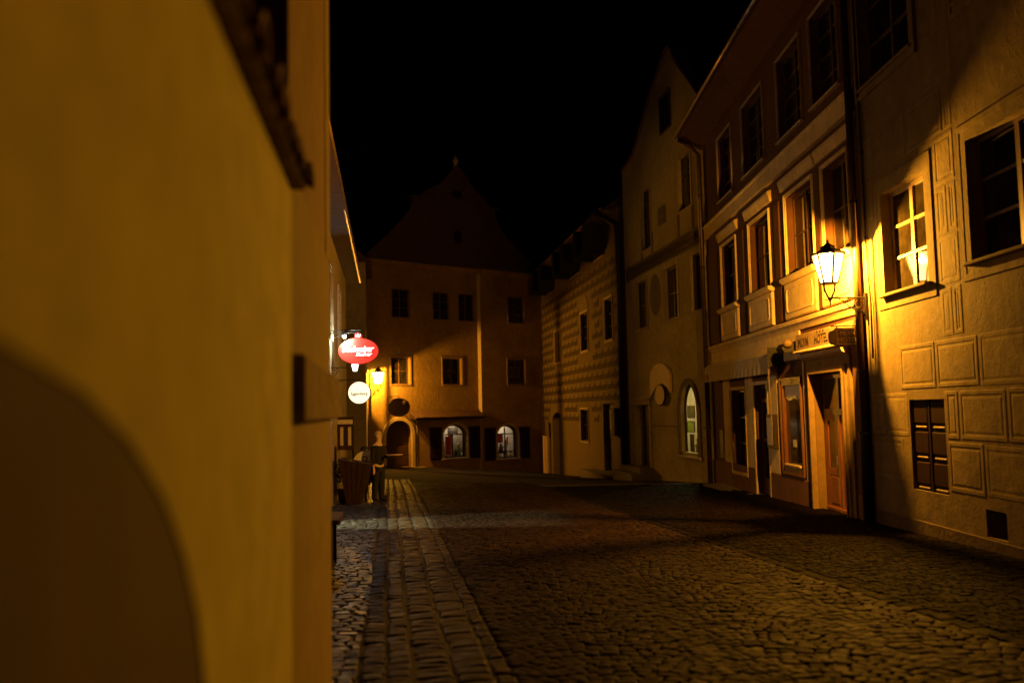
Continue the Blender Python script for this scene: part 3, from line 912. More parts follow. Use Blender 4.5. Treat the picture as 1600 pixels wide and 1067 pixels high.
def plaster_block(x0, x1, z0, z1, parent, b, mat, name='plaster_block'):
    if x1 - x0 < .22 or z1 - z0 < .2: return
    m = MB(); k = .055
    vs = [(x0, -.001, z0), (x1, -.001, z0), (x1, -.001, z1), (x0, -.001, z1)]
    def ring(e, y): return [(x0 + e, y, z0 + e), (x1 - e, y, z0 + e), (x1 - e, y, z1 - e), (x0 + e, y, z1 - e)]
    rings = [vs, ring(.012, -b), ring(k, -b), ring(k + .016, -b * .15), ring(k + .035, -b * .15), ring(k + .06, -b * .9)]
    allv = [p for r in rings for p in r]
    fs = []
    for q in range(len(rings) - 1):
        for i in range(4):
            j = (i + 1) % 4
            fs.append((q * 4 + i, q * 4 + j, (q + 1) * 4 + j, (q + 1) * 4 + i))
    n = (len(rings) - 1) * 4
    fs.append((n, n + 1, n + 2, n + 3))
    m.add(allv, fs); m.build(name, mat, parent)
for r in range(14):
    z0 = .38 + r * ch; z1 = z0 + ch - .045
    x = -.55 if r % 2 else .06
    while x < 11.5:
        segs = [(max(x, .06), x + cl - .045)]
        for ax0, ax1, az0, az1 in avoid:
            if z1 <= az0 or z0 >= az1: continue
            ns = []
            for a, b in segs:
                if b <= ax0 or a >= ax1: ns.append((a, b))
                else:
                    if a < ax0: ns.append((a, ax0))
                    if b > ax1: ns.append((ax1, b))
            segs = ns
        for a, b in segs:
            if random.random() < .13: continue
            plaster_block(a, b, z0 + jit(.008), z1 + jit(.008), sg, random.uniform(.0035, .007), M['sgraffito_block'])
        x += cl
MB().bev(.02, 26, -.014, -.0005, -1.0, -.16, .012).build('plinth', M['plinth'], sg)
MB().prismx([(-.5, 11.5), (4, 15.5), (8.2, 11.5)], 0, 26).build('roof', M['roof'], sg)

# ------------------------------------------------------------------ gabled house (R3)
angR = R(-81.8619)
gb = thing('gabled_house', 'gabled house with painted frieze, round board and lit arched shop window', 'house', (4.8334, 37.557, 0), angR)
w1 = [(1.55, 3.0), (5.25, 6.7), (8.3, 9.45)]
uw = [(2.65, 3.9), (7.15, 8.45)]
holes = [(a, b, 4.75, 6.6, .18, 0) for a, b in w1] + [(uw[0][0], uw[0][1], 7.75, 10.1, .18, 0), (uw[1][0], uw[1][1], 8.3, 10.15, .18, 0)]
holes += [(1.0, 2.95, -1.2, 1.75, .4, 0), (6.6, 8.35, .1, 2.42, .20, .95)]
facade(gb, 0, 9.6, -3.0, 11.4, holes, M['gable_plaster'])
shell(gb, 0, 9.6, -3.0, 11.4, 9, M['gable_plaster'])
gp = [(0, 11.402), (9.6, 11.402), (9.6, 11.55), (8.6, 12.5), (7.65, 13.35), (7.2, 13.85), (6.95, 14.2), (6.65, 14.42), (6.2, 14.36), (5.5, 14.0), (4.3, 13.45), (3.3, 12.75), (1.9, 11.95), (.05, 11.65)]
MB().prism(gp, 0, .35).build('gable', M['gable_plaster'], gb)
MB().tube([(x, -.02, z) for x, z in gp[2:]], .07, 6).build('gable_coping', M['tile'], gb)
gwn = MB().box(5.5, 6.6, -.012, -.004, 11.6, 12.85); gwn = gwn.build('attic_window', M['pane'], gb)
fr = MB(); frame_ring(fr, 5.5, 6.6, 11.6, 12.85, .07, -.05, -.004, True); fr.box(6.03, 6.07, -.04, -.013, 11.6, 12.85); fr.build('frame', M['brown_bar'], gwn)
MB().prism([(-.2, 11.4), (9.8, 11.4), (4.9, 13.3)], .36, 9).build('roof', M['roof'], gb)
for a, b in w1: window(gb, a, b, 4.75, 6.6, .18, 2, 2, surround=.12, sill=.1)
window(gb, uw[0][0], uw[0][1], 7.75, 10.1, .18, 2, 4, M['brown_bar'], surround=.05); window(gb, uw[1][0], uw[1][1], 8.3, 10.15, .18, 2, 3, M['brown_bar'], surround=.05)
# painted aprons under the upper windows, frieze of painted balusters, cartouche, plaque
for a, b in ((2.45, 2.7), (3.85, 4.1), (6.95, 7.2), (8.4, 8.65)):
    MB().bev(a, b, -.008, 0, 7.45, 8.25, .004).build('painted_apron', M['painted_frieze'], gb)
MB().box(.15, 9.55, -.05, 0, 7.34, 7.44).build('frieze_ledge', M['painted_frieze'], gb)
MB().box(.15, 9.55, -.03, 0, 6.86, 6.92).build('frieze_base', M['painted_frieze'], gb)
bal = MB().lathe([(.03, 0), (.055, .02), (.03, .07), (.065, .18), (.04, .32), (.06, .38), (.06, .41)], n=8).mesh('baluster', M['painted_frieze'])
for k in range(40):
    link('baluster', bal, gb, (.3 + k * .235, -.01, 6.925))
MB().disc(4.15, 5.85, .62, .78, -.02, 0, 24).build('cartouche', M['painted_frieze'], gb)
MB().bev(4.85, 5.7, -.03, 0, 8.3, 8.95, .01).build('plaque', M['painted_frieze'], gb)
MB().box(3.2, 6.45, -.02, 0, .93, .97).build('string_line', M['painted_frieze'], gb)
MB().box(8.75, 9.5, -.02, 0, .93, .97).build('string_line', M['painted_frieze'], gb)
d = MB().box(1.0, 2.95, .3, .36, -1.2, 1.75).build('door', M['door_wood'], gb); door_panels(d, 1.0, 2.95, -1.15, 1.7, .3, 2, 4, M['door_wood'])
fr = MB(); frame_ring(fr, 1.0, 2.95, -1.2, 1.75, .16, -.05, 0, False); fr.build('door_surround', M['stone_trim'], gb)
MB().bev(.7, 3.25, -.12, 0, 1.93, 2.04, .02).build('door_hood', M['stone_trim'], gb)
MB().box(.5, 3.3, -.9, .29, -2, -.85).box(.5, 3.3, -.55, .289, -.849, -.66).build('door_steps', M['step_stone'], gb)
# lit arched window
aw_ = MB(); cx = 7.475; rx = .875
o1 = arc(cx, 1.47, rx + .17, math.pi, 0, 16, .95 + .17); i1 = arc(cx, 1.47, rx, 0, math.pi, 16, .95)
aw_.prism([(cx - rx - .17, .0)] + o1 + [(cx + rx + .17, .0), (cx + rx, .0)] + i1 + [(cx - rx, .0)], -.06, -.001)
aws = aw_.build('arched_window', M['painted_frieze'], gb)
MB().bev(cx - rx - .2, cx + rx + .2, -.1, 0, -.1, -.002, .015).build('sill', M['stone_trim'], aws)
i2 = arc(cx, 1.47, rx - .08, 0, math.pi, 16, .87)
fo = arc(cx, 1.47, rx, math.pi, 0, 16, .95)
ff = MB(); ff.prism([(cx - rx, .1)] + fo + [(cx + rx, .1), (cx + rx - .08, .1)] + i2 + [(cx - rx + .08, .1)], .13, .19)
ff.build('frame', M['dark_wood'], aws)
MB().prism([(cx - rx + .08, .12)] + arc(cx, 1.47, rx - .08, math.pi, 0, 16, .87) + [(cx + rx - .08, .12)], .15, .156).build('pane', M['clear'], aws)
rm = MB(); rm.box(3.5, 8.7, 1.9, 1.92, -.2, 2.8).box(3.48, 3.5, .22, 1.92, -.2, 2.8).box(8.7, 8.72, .22, 1.92, -.2, 2.8).box(3.48, 8.72, .22, 1.92, 2.8, 2.82).box(3.48, 8.72, .22, 1.92, -.22, -.2)
rm.build('shop_interior', M['room'], aws)

def local_pt(root, p):
    return Matrix.Translation(root.location) @ Matrix.Rotation(root.rotation_euler.z, 4, 'Z') @ Vector(p)
def inner_light(root, p, w, col, r=.06, name='shop_lamp', label='small lamp inside the shop window'):
    """a real little ceiling lamp in the shop: glowing globe with its light"""
    pos = local_pt(root, p)
    t = thing(name, label, 'lamp', pos)
    MB().blob((0, 0, 0), .05, 10, 7).build('globe', emit(name + ' globe', col, 12), t, True)
    MB().tube([(0, 0, .05), (0, 0, .22)], .008, 6).build('stem', M['iron'], t)
    l = bpy.data.lights.new(name, 'POINT'); l.energy = w; l.color = col; l.shadow_soft_size = r
    o = bpy.data.objects.new(name, l); C.objects.link(o); o.parent = t; o.location = (0, 0, -.13)
    return t
inner_light(gb, (5.6, .95, 2.05), 240, (1, .82, .32), label='small warm lamp high inside the arched window of the gabled house')

def goods(root, kind, p, size, mat, label, cat, group=None):
    t = thing(kind, label, cat, local_pt(root, p), root.rotation_euler.z, group)
    w, h = size
    if kind == 'jar':
        MB().lathe([(w * .42, 0), (w * .5, h * .1), (w * .5, h * .7), (w * .32, h * .82), (w * .32, h * .86)], n=12).build('jar_body', mat, t, True)
        MB().lathe([(w * .36, h * .861), (w * .36, h)], n=12).build('lid', M['dark_wood'], t)
    elif kind == 'picture':
        MB().box(-w / 2, w / 2, 0, .02, 0, h).build('canvas', mat, t)
        f = MB(); frame_ring(f, -w / 2, w / 2, 0, h, .025, -.01, .025); f.build('frame', M['dark_wood'], t)
    elif kind == 'hanging_cloth':
        m = MB(); n = 14
        vs = [(-w / 2 + w * i / n, .02 * math.sin(i * 1.7), z) for z in (0, h) for i in range(n + 1)]
        m.add(vs, [(i, i + 1, n + 2 + i, n + 1 + i) for i in range(n)]); m.build('cloth', mat, t)
        MB().tube([(-w / 2 - .03, 0, h), (w / 2 + .03, 0, h)], .01, 6).build('rail', M['dark_wood'], t)
    elif kind == 'figurine':
        MB().lathe([(w * .4, 0), (w * .45, h * .1), (w * .25, h * .45), (w * .38, h * .6), (w * .12, h * .72), (w * .22, h * .82), (w * .2, h * .93), (.004, h)], n=10).build('body', mat, t, True)
        MB().box(-w * .45, w * .45, -w * .45, w * .45, -.03, -.001).build('base', M['dark_wood'], t)
    return t
gcols = {n: simple('goods ' + n, c, .5, 0, .3, 25, 0) for n, c in {'red': (.6, .05, .03), 'orange': (.75, .3, .04), 'white': (.75, .72, .68), 'green': (.2, .28, .08), 'ochre': (.55, .4, .12), 'dark': (.05, .04, .03), 'blue': (.12, .16, .25)}.items()}
goods(gb, 'picture', (5.5, .75, 1.25), (.7, .4), gcols['dark'], 'dark framed picture high in the arched window of the gabled house', 'picture')
goods(gb, 'picture', (6.25, .8, 1.15), (.4, .55), gcols['ochre'], 'ochre framed picture on the right in the lit arched window', 'picture')
goods(gb, 'picture', (5.6, .7, .75), (.7, .35), gcols['green'], 'green framed picture in the middle of the lit arched window', 'picture')
goods(gb, 'figurine', (6.6, .6, -.15), (.35, .75), gcols['ochre'], 'ochre figurine at the foot of the lit arched window', 'figurine')
goods(gb, 'hanging_cloth', (5.7, .7, -.1), (.5, .75), gcols['dark'], 'dark cloth hanging low in the lit arched window', 'cloth')

# board and round sign beside the arched window
bd = thing('arched_sign_board', 'pink cream arched blank board on the wall above the dark door of the gabled house', 'sign', (4.8334, 37.557, 0), angR)
pts = [(3.35, 2.05)] + [(3.35, 2.78)] + arc(4.55, 2.72, 1.2, math.pi * .97, .03 * math.pi, 12, .52) + [(5.75, 2.75), (5.75, 2.15), (5.45, 2.35), (4.9, 2.5), (4.2, 2.42)]
MB().prism(pts, -.09, -.002).build('board', M['plaque_pale'], bd)
rd = thing('round_sign', 'round pale disc hung just below the arched board of the gabled house', 'sign', (4.8334, 37.557, 0), angR)
MB().disc(4.75, 2.08, .56, .36, -.16, -.10, 28).build('disc', M['plaque_pale'], rd)
mb = MB(); rim = [(4.75 + .58 * math.cos(a * math.pi / 14), -.13, 2.08 + .38 * math.sin(a * math.pi / 14)) for a in range(29)]
mb.tube(rim, .025, 6); mb.build('rim', M['iron'], rd)
MB().tube([(4.75, -.13, 2.44), (4.75, -.01, 2.6)], .015, 6).build('hook', M['iron'], rd)

# ------------------------------------------------------------------ patterned house (R4)
pt = thing('patterned_house', 'far house with block patterned plaster and open black shutters under the eave', 'house', (1.8939, 58.113, 0), angR)
sw = [(2.7, 5.0), (9.6, 11.9), (15.2, 17.2)]
mw = [(4.7, 6.3, 4.4, 6.2), (11.95, 13.6, 4.6, 6.5), (17.1, 18.5, 4.75, 6.6)]
holes = [(a, b, 8.75, 10.2, .2, 0) for a, b in sw] + [(*m, .2, 0) for m in mw]
holes += [(11.4, 13.2, 0, 1.6, .2, 0), (16.2, 18.2, -1.5, 1.85, .4, 0), (3.3, 6.4, -2.4, 1.45, .5, .5)]
facade(pt, 0, 19.6, -4, 10.4, holes, M['brick_plaster'])
shell(pt, 0, 19.6, -4, 10.4, 8, M['brick_plaster'])
for a, b in sw:
    w = window(pt, a, b, 8.75, 10.2, .2, 2, 2, sill=.05)
    for xx in (a - .05, b):
        s_ = MB().box(xx, xx + .05, -1.0, -.005, 8.72, 10.22).build('shutter', M['cast'], w)
        for q in range(2):
            MB().box(xx + .05, xx + .062, -.9, -.1, 8.85 + q * .68, 9.4 + q * .68).build('shutter_panel', M['cast'], w)
for k, m in enumerate(mw):
    w = window(pt, *m, .2, 2, 3, sill=.06, surround=.12)
    if k == 1:
        MB().prism([(m[0] - .2, m[3] + .13)] + arc((m[0] + m[1]) / 2, m[3] + .13, (m[1] - m[0]) / 2 + .2, math.pi, 0, 10, .75)[1:-1] + [(m[1] + .2, m[3] + .13)], -.03, -.001).build('arched_head', M['brick_block'], w)
window(pt, 11.4, 13.2, 0, 1.6, .2, 2, 2, surround=.1)
d = MB().box(16.2, 18.2, .3, .36, -1.5, 1.85).build('door', M['door_wood'], pt); door_panels(d, 16.2, 18.2, -1.4, 1.8, .3, 2, 4, M['door_wood'])
d = MB().box(3.3, 6.4, .4, .46, -2.4, 1.45).build('gate', M['cast'], pt); door_panels(d, 3.3, 6.4, -2.3, 1.0, .4, 2, 3, M['cast'])
MB().prismx([(0, 10.1), (-.6, 10.25), (-.6, 10.3), (0, 10.42)], -.3, 19.5).build('soffit', M['brick_block'], pt)
MB().prismx([(-.62, 10.301), (3.5, 13.4), (8.2, 10.301)], -.3, 19.5).build('roof', M['roof'], pt)
MB().tube([(-.3, -.66, 10.3), (19.5, -.66, 10.36)], .075, 8).build('gutter', M['gutter'], pt, True)
pav = [(m[0] - .25, m[1] + .25, m[2] - .2, m[3] + (.95 if k == 1 else .25)) for k, m in enumerate(mw)] + [(11.2, 13.4, -.2, 1.8), (16, 18.4, -2, 2.0), (3.1, 6.6, -3, 1.7)]
for r in range(15):
    z0 = 1.0 + r * .5; z1 = z0 + .44
    x = .1 - (.55 if r % 2 else 0)
    while x < 19.5:
        a, b = max(.1, x), min(19.5, x + 1.04)
        ok = not any(not (b <= p[0] or a >= p[1] or z1 <= p[2] or z0 >= p[3]) for p in pav)
        if ok and b - a > .3:
            m = MB(); cxx = (a + b) / 2; cz = (z0 + z1) / 2
            m.add([(a, -.002, z0), (b, -.002, z0), (b, -.002, z1), (a, -.002, z1), (a + .2, -.05, cz), (b - .2, -.05, cz)],
                  [(2, 3, 4, 5), (3, 0, 4), (0, 1, 5, 4), (1, 2, 5)])
            o = m.build('plaster_block', M['brick_block'], pt)
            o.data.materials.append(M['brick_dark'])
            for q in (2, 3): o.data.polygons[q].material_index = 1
        x += 1.1
# door steps, box sign
MB().box(14.6, 19.2, -.8, .29, -3, -1.25).build('door_steps', M['step_stone'], pt)
bx = thing('wall_show_case', 'dark show case fixed to the wall beside the far pipe of the patterned house', 'show case', (1.8939, 58.113, 0), angR)
MB().bev(18.6, 19.4, -.3, -.005, .45, 1.65, .02).build('case', M['dark_wood'], bx)
MB().box(18.66, 18.9, -.31, -.302, .7, 1.5).build('notice', M['paper'], bx)
psn = thing('gate_sign_post', 'pale post with a dark board beside the black gate of the patterned house', 'sign', local_pt(pt, (2.6, -.35, 0)), angR)
MB().box(-.12, .12, -.12, .12, -2.6, .05).build('post', M['plaque_pale'], psn)
MB().bev(-.35, .35, -.13, -.05, .05, .95, .01).build('board', M['dark_wood'], psn)

# ------------------------------------------------------------------ baroque house (F)
angF = R(38.6093)
fh = thing('baroque_house', 'tall dark house closing the street with scrolled gable and two lit shop windows', 'house', (-8.128, 50.0, 0), angF)
tops = [(1.65, 2.85), (4.45, 5.65), (6.3, 7.5), (9.85, 11.1)]
mids = [(1.55, 2.8), (5.1, 6.45), (9.75, 11.1)]
hl = [(a, b, 7.1, 8.75, .2, 0) for a, b in tops[:3]] + [(a, b, 3.25, 4.8, .22, 0) for a, b in mids[:2]] + [(1.15, 2.85, -1.45, 1.2, .4, .85), (5.05, 6.75, -1.1, .85, .35, .6)]
hr = [(9.85, 11.1, 7.1, 8.75, .2, 0), (9.75, 11.1, 3.25, 4.8, .22, 0), (8.8, 10.4, -1.3, .72, .35, .55)]
STEP = -.34
facade(fh, 0, 7.7, -4, 10.2, hl, M['baroque'])
facade(fh, 7.7, 12.82, -4, 10.2, hr, M['baroque'], STEP, 'projecting_wall')
mb = MB(); mb.add([(7.7, STEP, -4), (7.7, 0, -4), (7.7, 0, 10.2), (7.7, STEP, 10.2)], [(0, 1, 2, 3)]); mb.build('corner_return', M['stone_trim'], fh)
shell(fh, 0, 12.82, -4, 10.2, 9, M['baroque'])
mb = MB(); mb.add([(12.82, STEP, -4), (12.82, 0, -4), (12.82, 0, 10.2), (12.82, STEP, 10.2)], [(0, 1, 2, 3)]); mb.build('end_return', M['baroque'], fh)
for a, b in tops: window(fh, a, b, 7.1, 8.75, .2, 2, 3, surround=.05, smat=M['portal_stone'], sill=.06, y0=STEP if a > 7.7 else 0, behind=False)
for a, b in mids: window(fh, a, b, 3.25, 4.8, .22, 2, 2, M['brown_bar'], surround=.09, smat=M['portal_stone'], sill=.07, y0=STEP if a > 7.7 else 0)
MB().prismx([(-.2, 10.0), (-.42, 10.2), (-.42, 10.3), (.3, 10.42), (.3, 10.0)], -.1, 7.7).prismx([(STEP - .1, 10.0), (STEP - .32, 10.2), (STEP - .32, 10.3), (.3, 10.42), (.3, 10.0)], 7.701, 13.0).build('cornice', M['baroque'], fh)
gpl = [(.1, 10.43), (12.75, 10.43), (12.6, 10.7), (11.4, 11.7), (10.3, 12.5), (9.7, 13.1), (9.35, 13.7), (9.2, 14.3), (3.2, 14.25), (3.05, 13.6), (2.5, 12.95), (1.7, 12.1), (.7, 11.2), (.15, 10.7)]
MB().prism(gpl, 0.02, .4).build('gable', M['baroque_shade'], fh)
MB().prismx([(-.1, 14.26), (-.14, 14.36), (.4, 14.42), (.4, 14.26)], 3.0, 9.45).build('gable_cornice', M['baroque_shade'], fh)
MB().prism([(3.6, 14.421), (8.9, 14.421), (8.4, 14.9), (7.6, 15.4), (7.1, 16.1), (6.4, 16.7), (5.8, 16.1), (5.2, 15.4), (4.3, 14.9)], .02, .4).build('pediment', M['baroque_shade'], fh)
MB().lathe([(.16, 0), (.1, .15), (.2, .4), (.02, .7)], (6.4, .2, 16.6), 10).build('finial', M['stone_trim'], fh)
oc = MB(); oc.disc(6.35, 12.2, .3, .42, -.0, .018, 18); oc = oc.build('oculus', M['pane'], fh)
oc2 = MB().disc(6.35, 14.85, .4, .26, 0, .018, 16).build('lunette', M['pane'], fh)
MB().prism([(-.3, 10.3), (13.1, 10.3), (6.4, 14.6)], .41, 9).build('roof', M['roof'], fh)
cpt = MB(); cpt.box(-.4, .6, 4.0, 5.0, 9, 15.0); cpt.box(-.48, .68, 3.92, 5.08, 15.001, 15.2)
cpt.build('chimney', M['tile'], fh)
# door
ds = MB(); o1 = arc(2.0, .35, .85 + .2, math.pi, 0, 16, .85 + .2); i1 = arc(2.0, .35, .85, 0, math.pi, 16, .85)
ds.prism([(.95, -1.5)] + o1 + [(3.05, -1.5), (2.85, -1.5)] + i1 + [(1.15, -1.5)], -.09, -.001)
ds.build('door_surround', M['stone_trim'], fh)
dd = MB().prism([(1.15, -1.45)] + arc(2.0, .35, .85, math.pi, 0, 14, .85) + [(2.85, -1.45)], .3, .38).build('door', M['door_wood'], fh)
door_panels(dd, 1.2, 2.8, -1.4, .35, .3, 2, 3, M['door_wood'])
MB().box(.9, 3.6, -.6, -.001, -1.9, -1.5).build('doorstep', M['step_stone'], fh)
MB().box(3.2, 3.26, -.03, -.001, -1.5, 1.2).build('corner_strip', M['stone_trim'], fh)

def shop_window(x0, x1, z0, z1, rise, y0, cross):
    cx = (x0 + x1) / 2; rx = (x1 - x0) / 2; sp = z1 - rise
    s = MB()
    s.prism([(x0 - .14, z0)] + arc(cx, sp, rx + .14, math.pi, 0, 14, rise + .14) + [(x1 + .14, z0), (x1, z0)] + arc(cx, sp, rx, 0, math.pi, 14, rise) + [(x0, z0)], y0 - .07, y0 - .001)
    w = s.build('shop_window', M['stone_trim'], fh)
    f = MB(); yf = y0 + .3
    f.prism([(x0, z0)] + arc(cx, sp, rx, math.pi, 0, 14, rise) + [(x1, z0), (x1 - .1, z0)] + arc(cx, sp, rx - .1, 0, math.pi, 14, rise - .08) + [(x0 + .1, z0)], yf - .06, yf)
    f.box(x0 + .1, x1 - .1, yf - .05, yf - .005, z0, z0 + .08)
    f.box(cx - .035, cx + .035, yf - .05, yf - .005, z0 + .08, sp - .02 if cross else z1 - .12)
    f.box(x0 + .1, x1 - .1, yf - .048, yf - .006, sp - .02, sp + .045)
    if not cross: f.box(x0 + .1, x1 - .1, yf - .049, yf - .007, z0 + .38, z0 + .44)
    f.build('frame', M['dark_wood'], w)
    for a, b, c, d in ((x0 + .1, cx - .035, z0 + .08, sp - .02), (cx + .035, x1 - .1, z0 + .08, sp - .02)):
        MB().box(a, b, yf - .03, yf - .025, c, d).build('pane', M['clear'], w)
    MB().prism([(x0 + .1, sp + .045)] + arc(cx, sp + .045, rx - .1, math.pi, 0, 14, rise - .13) + [(x1 - .1, sp + .045)], yf - .03, yf - .025).build('pane', M['clear'], w)
    rm = MB(); Y0, Y1 = y0 + .36, y0 + 1.6
    rm.box(x0 - .3, x1 + 1.0, Y1, Y1 + .02, z0 - .2, z1 + .3).box(x0 - .32, x0 - .3, Y0, Y1 + .02, z0 - .2, z1 + .3).box(x1 + 1.0, x1 + 1.02, Y0, Y1 + .02, z0 - .2, z1 + .3).box(x0 - .32, x1 + 1.02, Y0, Y1 + .02, z1 + .3, z1 + .32).box(x0 - .32, x1 + 1.02, Y0, Y1 + .02, z0 - .22, z0 - .2)
    rm.build('shop_interior', M['room'], w)
    for sx, sg_ in ((x0 - .14, -1), (x1 + .14, 1)):
        lw = .82
        xa, xb = (sx - lw, sx - .01) if sg_ < 0 else (sx + .01, sx + lw)
        sh = MB().bev(xa, xb, y0 - .085, y0 - .01, z0 - .08, z1 - .12, .01).build('shutter', M['shutter_wood'], w)
        for q in range(3):
            h_ = (z1 - z0 - .14) / 3
            MB().bev(xa + .09, xb - .09, y0 - .105, y0 - .086, z0 + q * h_ + .03, z0 + (q + 1) * h_ - .06, .01).build('shutter_panel', M['shutter_wood'], w)
    MB().bev(x0 - .2, x1 + .2, y0 - .14, y0 - .002, z0 - .09, z0 - .002, .015).build('sill', M['stone_trim'], w)
    return w
shop_window(5.05, 6.75, -1.1, .85, .6, 0, True)
shop_window(8.8, 10.4, -1.3, .72, .55, STEP, False)
inner_light(fh, (6.4, .8, .98), 60, (1, .78, .55), label='white lamp high inside the left of the two lit shop windows')
inner_light(fh, (10.2, .5, .88), 60, (1, .82, .62), label='white lamp high inside the right of the two lit shop windows')
LW, RW = 'left lit shop window', 'right lit shop window'
goods(fh, 'hanging_cloth', (5.80, .6, -.95), (.38, 1.1), gcols['red'], 'red cloth hanging on the left in the left lit shop window', 'cloth')
goods(fh, 'hanging_cloth', (6.04, .75, -.6), (.26, .85), gcols['orange'], 'orange cloth beside the red one in the left lit shop window', 'cloth')
goods(fh, 'picture', (6.37, .9, .3), (.7, .35), gcols['dark'], 'dark picture under the arch of the left lit shop window', 'picture')
goods(fh, 'figurine', (6.62, .7, -1.06), (.36, .8), gcols['green'], 'green figurine in the middle of the left lit shop window', 'figurine')
goods(fh, 'jar', (6.92, .65, -1.08), (.22, .45), gcols['dark'], 'dark jar at the right foot of the left lit shop window', 'jar')
goods(fh, 'jar', (6.32, .55, -1.08), (.2, .4), gcols['dark'], 'dark jar at the middle foot of the left lit shop window', 'jar')
goods(fh, 'jar', (6.77, .5, -1.08), (.14, .3), gcols['white'], 'small white jar in front of the green figurine in the left lit shop window', 'jar')
goods(fh, 'picture', (9.62, .45, -.35), (.42, .5), gcols['red'], 'red picture on the left in the right lit shop window', 'picture')
goods(fh, 'figurine', (9.62, .35, -1.0), (.45, .6), gcols['dark'], 'dark figurine under the red picture in the right lit shop window', 'figurine')
goods(fh, 'figurine', (10.02, .4, -1.26), (.3, 1.1), gcols['dark'], 'tall dark figurine in the middle of the right lit shop window', 'figurine')
goods(fh, 'hanging_cloth', (10.24, .5, -.55), (.16, .5), gcols['orange'], 'narrow orange cloth in the right lit shop window', 'cloth')
goods(fh, 'jar', (10.37, .35, -1.28), (.3, .32), gcols['ochre'], 'ochre jar at the right foot of the right lit shop window', 'jar')
goods(fh, 'jar', (9.40, .3, -1.28), (.24, .28), gcols['white'], 'white jar at the left foot of the right lit shop window', 'jar')

# tiled canopy over the shop window
cn = thing('tiled_canopy', 'small tiled lean-to canopy on the dark end house above its lit shop window', 'canopy', (-8.128, 50.0, 0), angF)
MB().prismx([(0, 1.62), (-.62, 1.28), (-.62, 1.20), (0, 1.30)], 2.75, 7.68).build('canopy_deck', M['dark_wood'], cn)
for k in range(28):
    x = 2.75 + k * .177
    t = MB(); po_ = arc(0, 0, .088, math.pi, 0, 5); pi_ = arc(0, 0, .066, 0, math.pi, 5); poly = po_ + pi_; n = len(poly)
    dz = jit(.008)
    vs = [(px + x + .088, -.70 + jit(.015), pz * .9 + 1.285 + dz) for px, pz in poly] + [(px + x + .088, -.002, pz * .9 + 1.665 + dz) for px, pz in poly]
    fs = [(i, i + n, (i + 1) % n + n, (i + 1) % n) for i in range(n)]
    for i in range(5):
        fs.append((i, i + 1, 10 - i, 11 - i)); fs.append((n + 11 - i, n + 10 - i, n + i + 1, n + i))
    t.add(vs, fs); t.build('tile', M['old_tile'], cn)

ov = thing('oval_hanging_sign', 'dark oval sign on a bracket above the arched door of the end house', 'sign', (-6.36, 49.9, 1.93), R(28))
MB().disc(0, 0, .60, .46, -.05, .05, 28).build('board', M['brown_sign'], ov)
mb = MB(); mb.tube([(.62 * math.cos(a * math.pi / 14), 0, .48 * math.sin(a * math.pi / 14)) for a in range(29)], .05, 6); mb.build('rim', M['dark_wood'], ov)
MB().blob((.38, -.05, .22), .2, 10, 6, (1, .6, .9)).build('ornament', M['brown_sign'], ov, True)
MB().tube([(0, 0, .47), (0, 0, .62), (-.1, 1.5, .62)], .02, 6).build('bracket', M['iron'], ov)


# ------------------------------------------------------------------ pipes between the houses
downpipe('slim dark downpipe between the gabled house and the hotel', [(5.42, 28.02, 10.1), (5.75, 28.02, 9.95), (6.06, 28.02, 9.6), (6.06, 28.02, -1.0)], .075, M['pipe'], None, [(6.06, 28.02, z, .075) for z in (1, 3.5, 6, 8.3)])
downpipe('stout brown downpipe right of the lantern at the hotel corner', [(6.10, 15.66, 10.2), (6.10, 15.66, 1.05)], .065, M['pipe'], ([(6.09, 15.66, 1.15), (6.09, 15.66, 1.05), (6.09, 15.66, -.7)], [.10, .085, .085]), [(6.10, 15.66, z, .065) for z in (2.2, 3.3, 5.2, 7.5)])
downpipe('thin cable pipe just right of the stout downpipe by the lantern', [(6.165, 15.36, 9.5), (6.165, 15.36, 3.9), (6.165, 15.28, 3.4), (6.165, 15.30, 2.4)], .018, M['pipe'], None, [(6.165, 15.36, z, .018) for z in (4.5, 6)])
q0 = local_pt(gb, (-.45, -.15, 0))
downpipe('black downpipe with curved spout between the patterned and the gabled house', [(q0.x - .95, q0.y + 1.1, 10.35), (q0.x - .55, q0.y + .7, 10.0), (q0.x - .1, q0.y, 9.55), (q0.x, q0.y, 9.2), (q0.x, q0.y, -2)], .13, M['cast'], None, [(q0.x, q0.y, z, .13) for z in (1, 4, 7)])


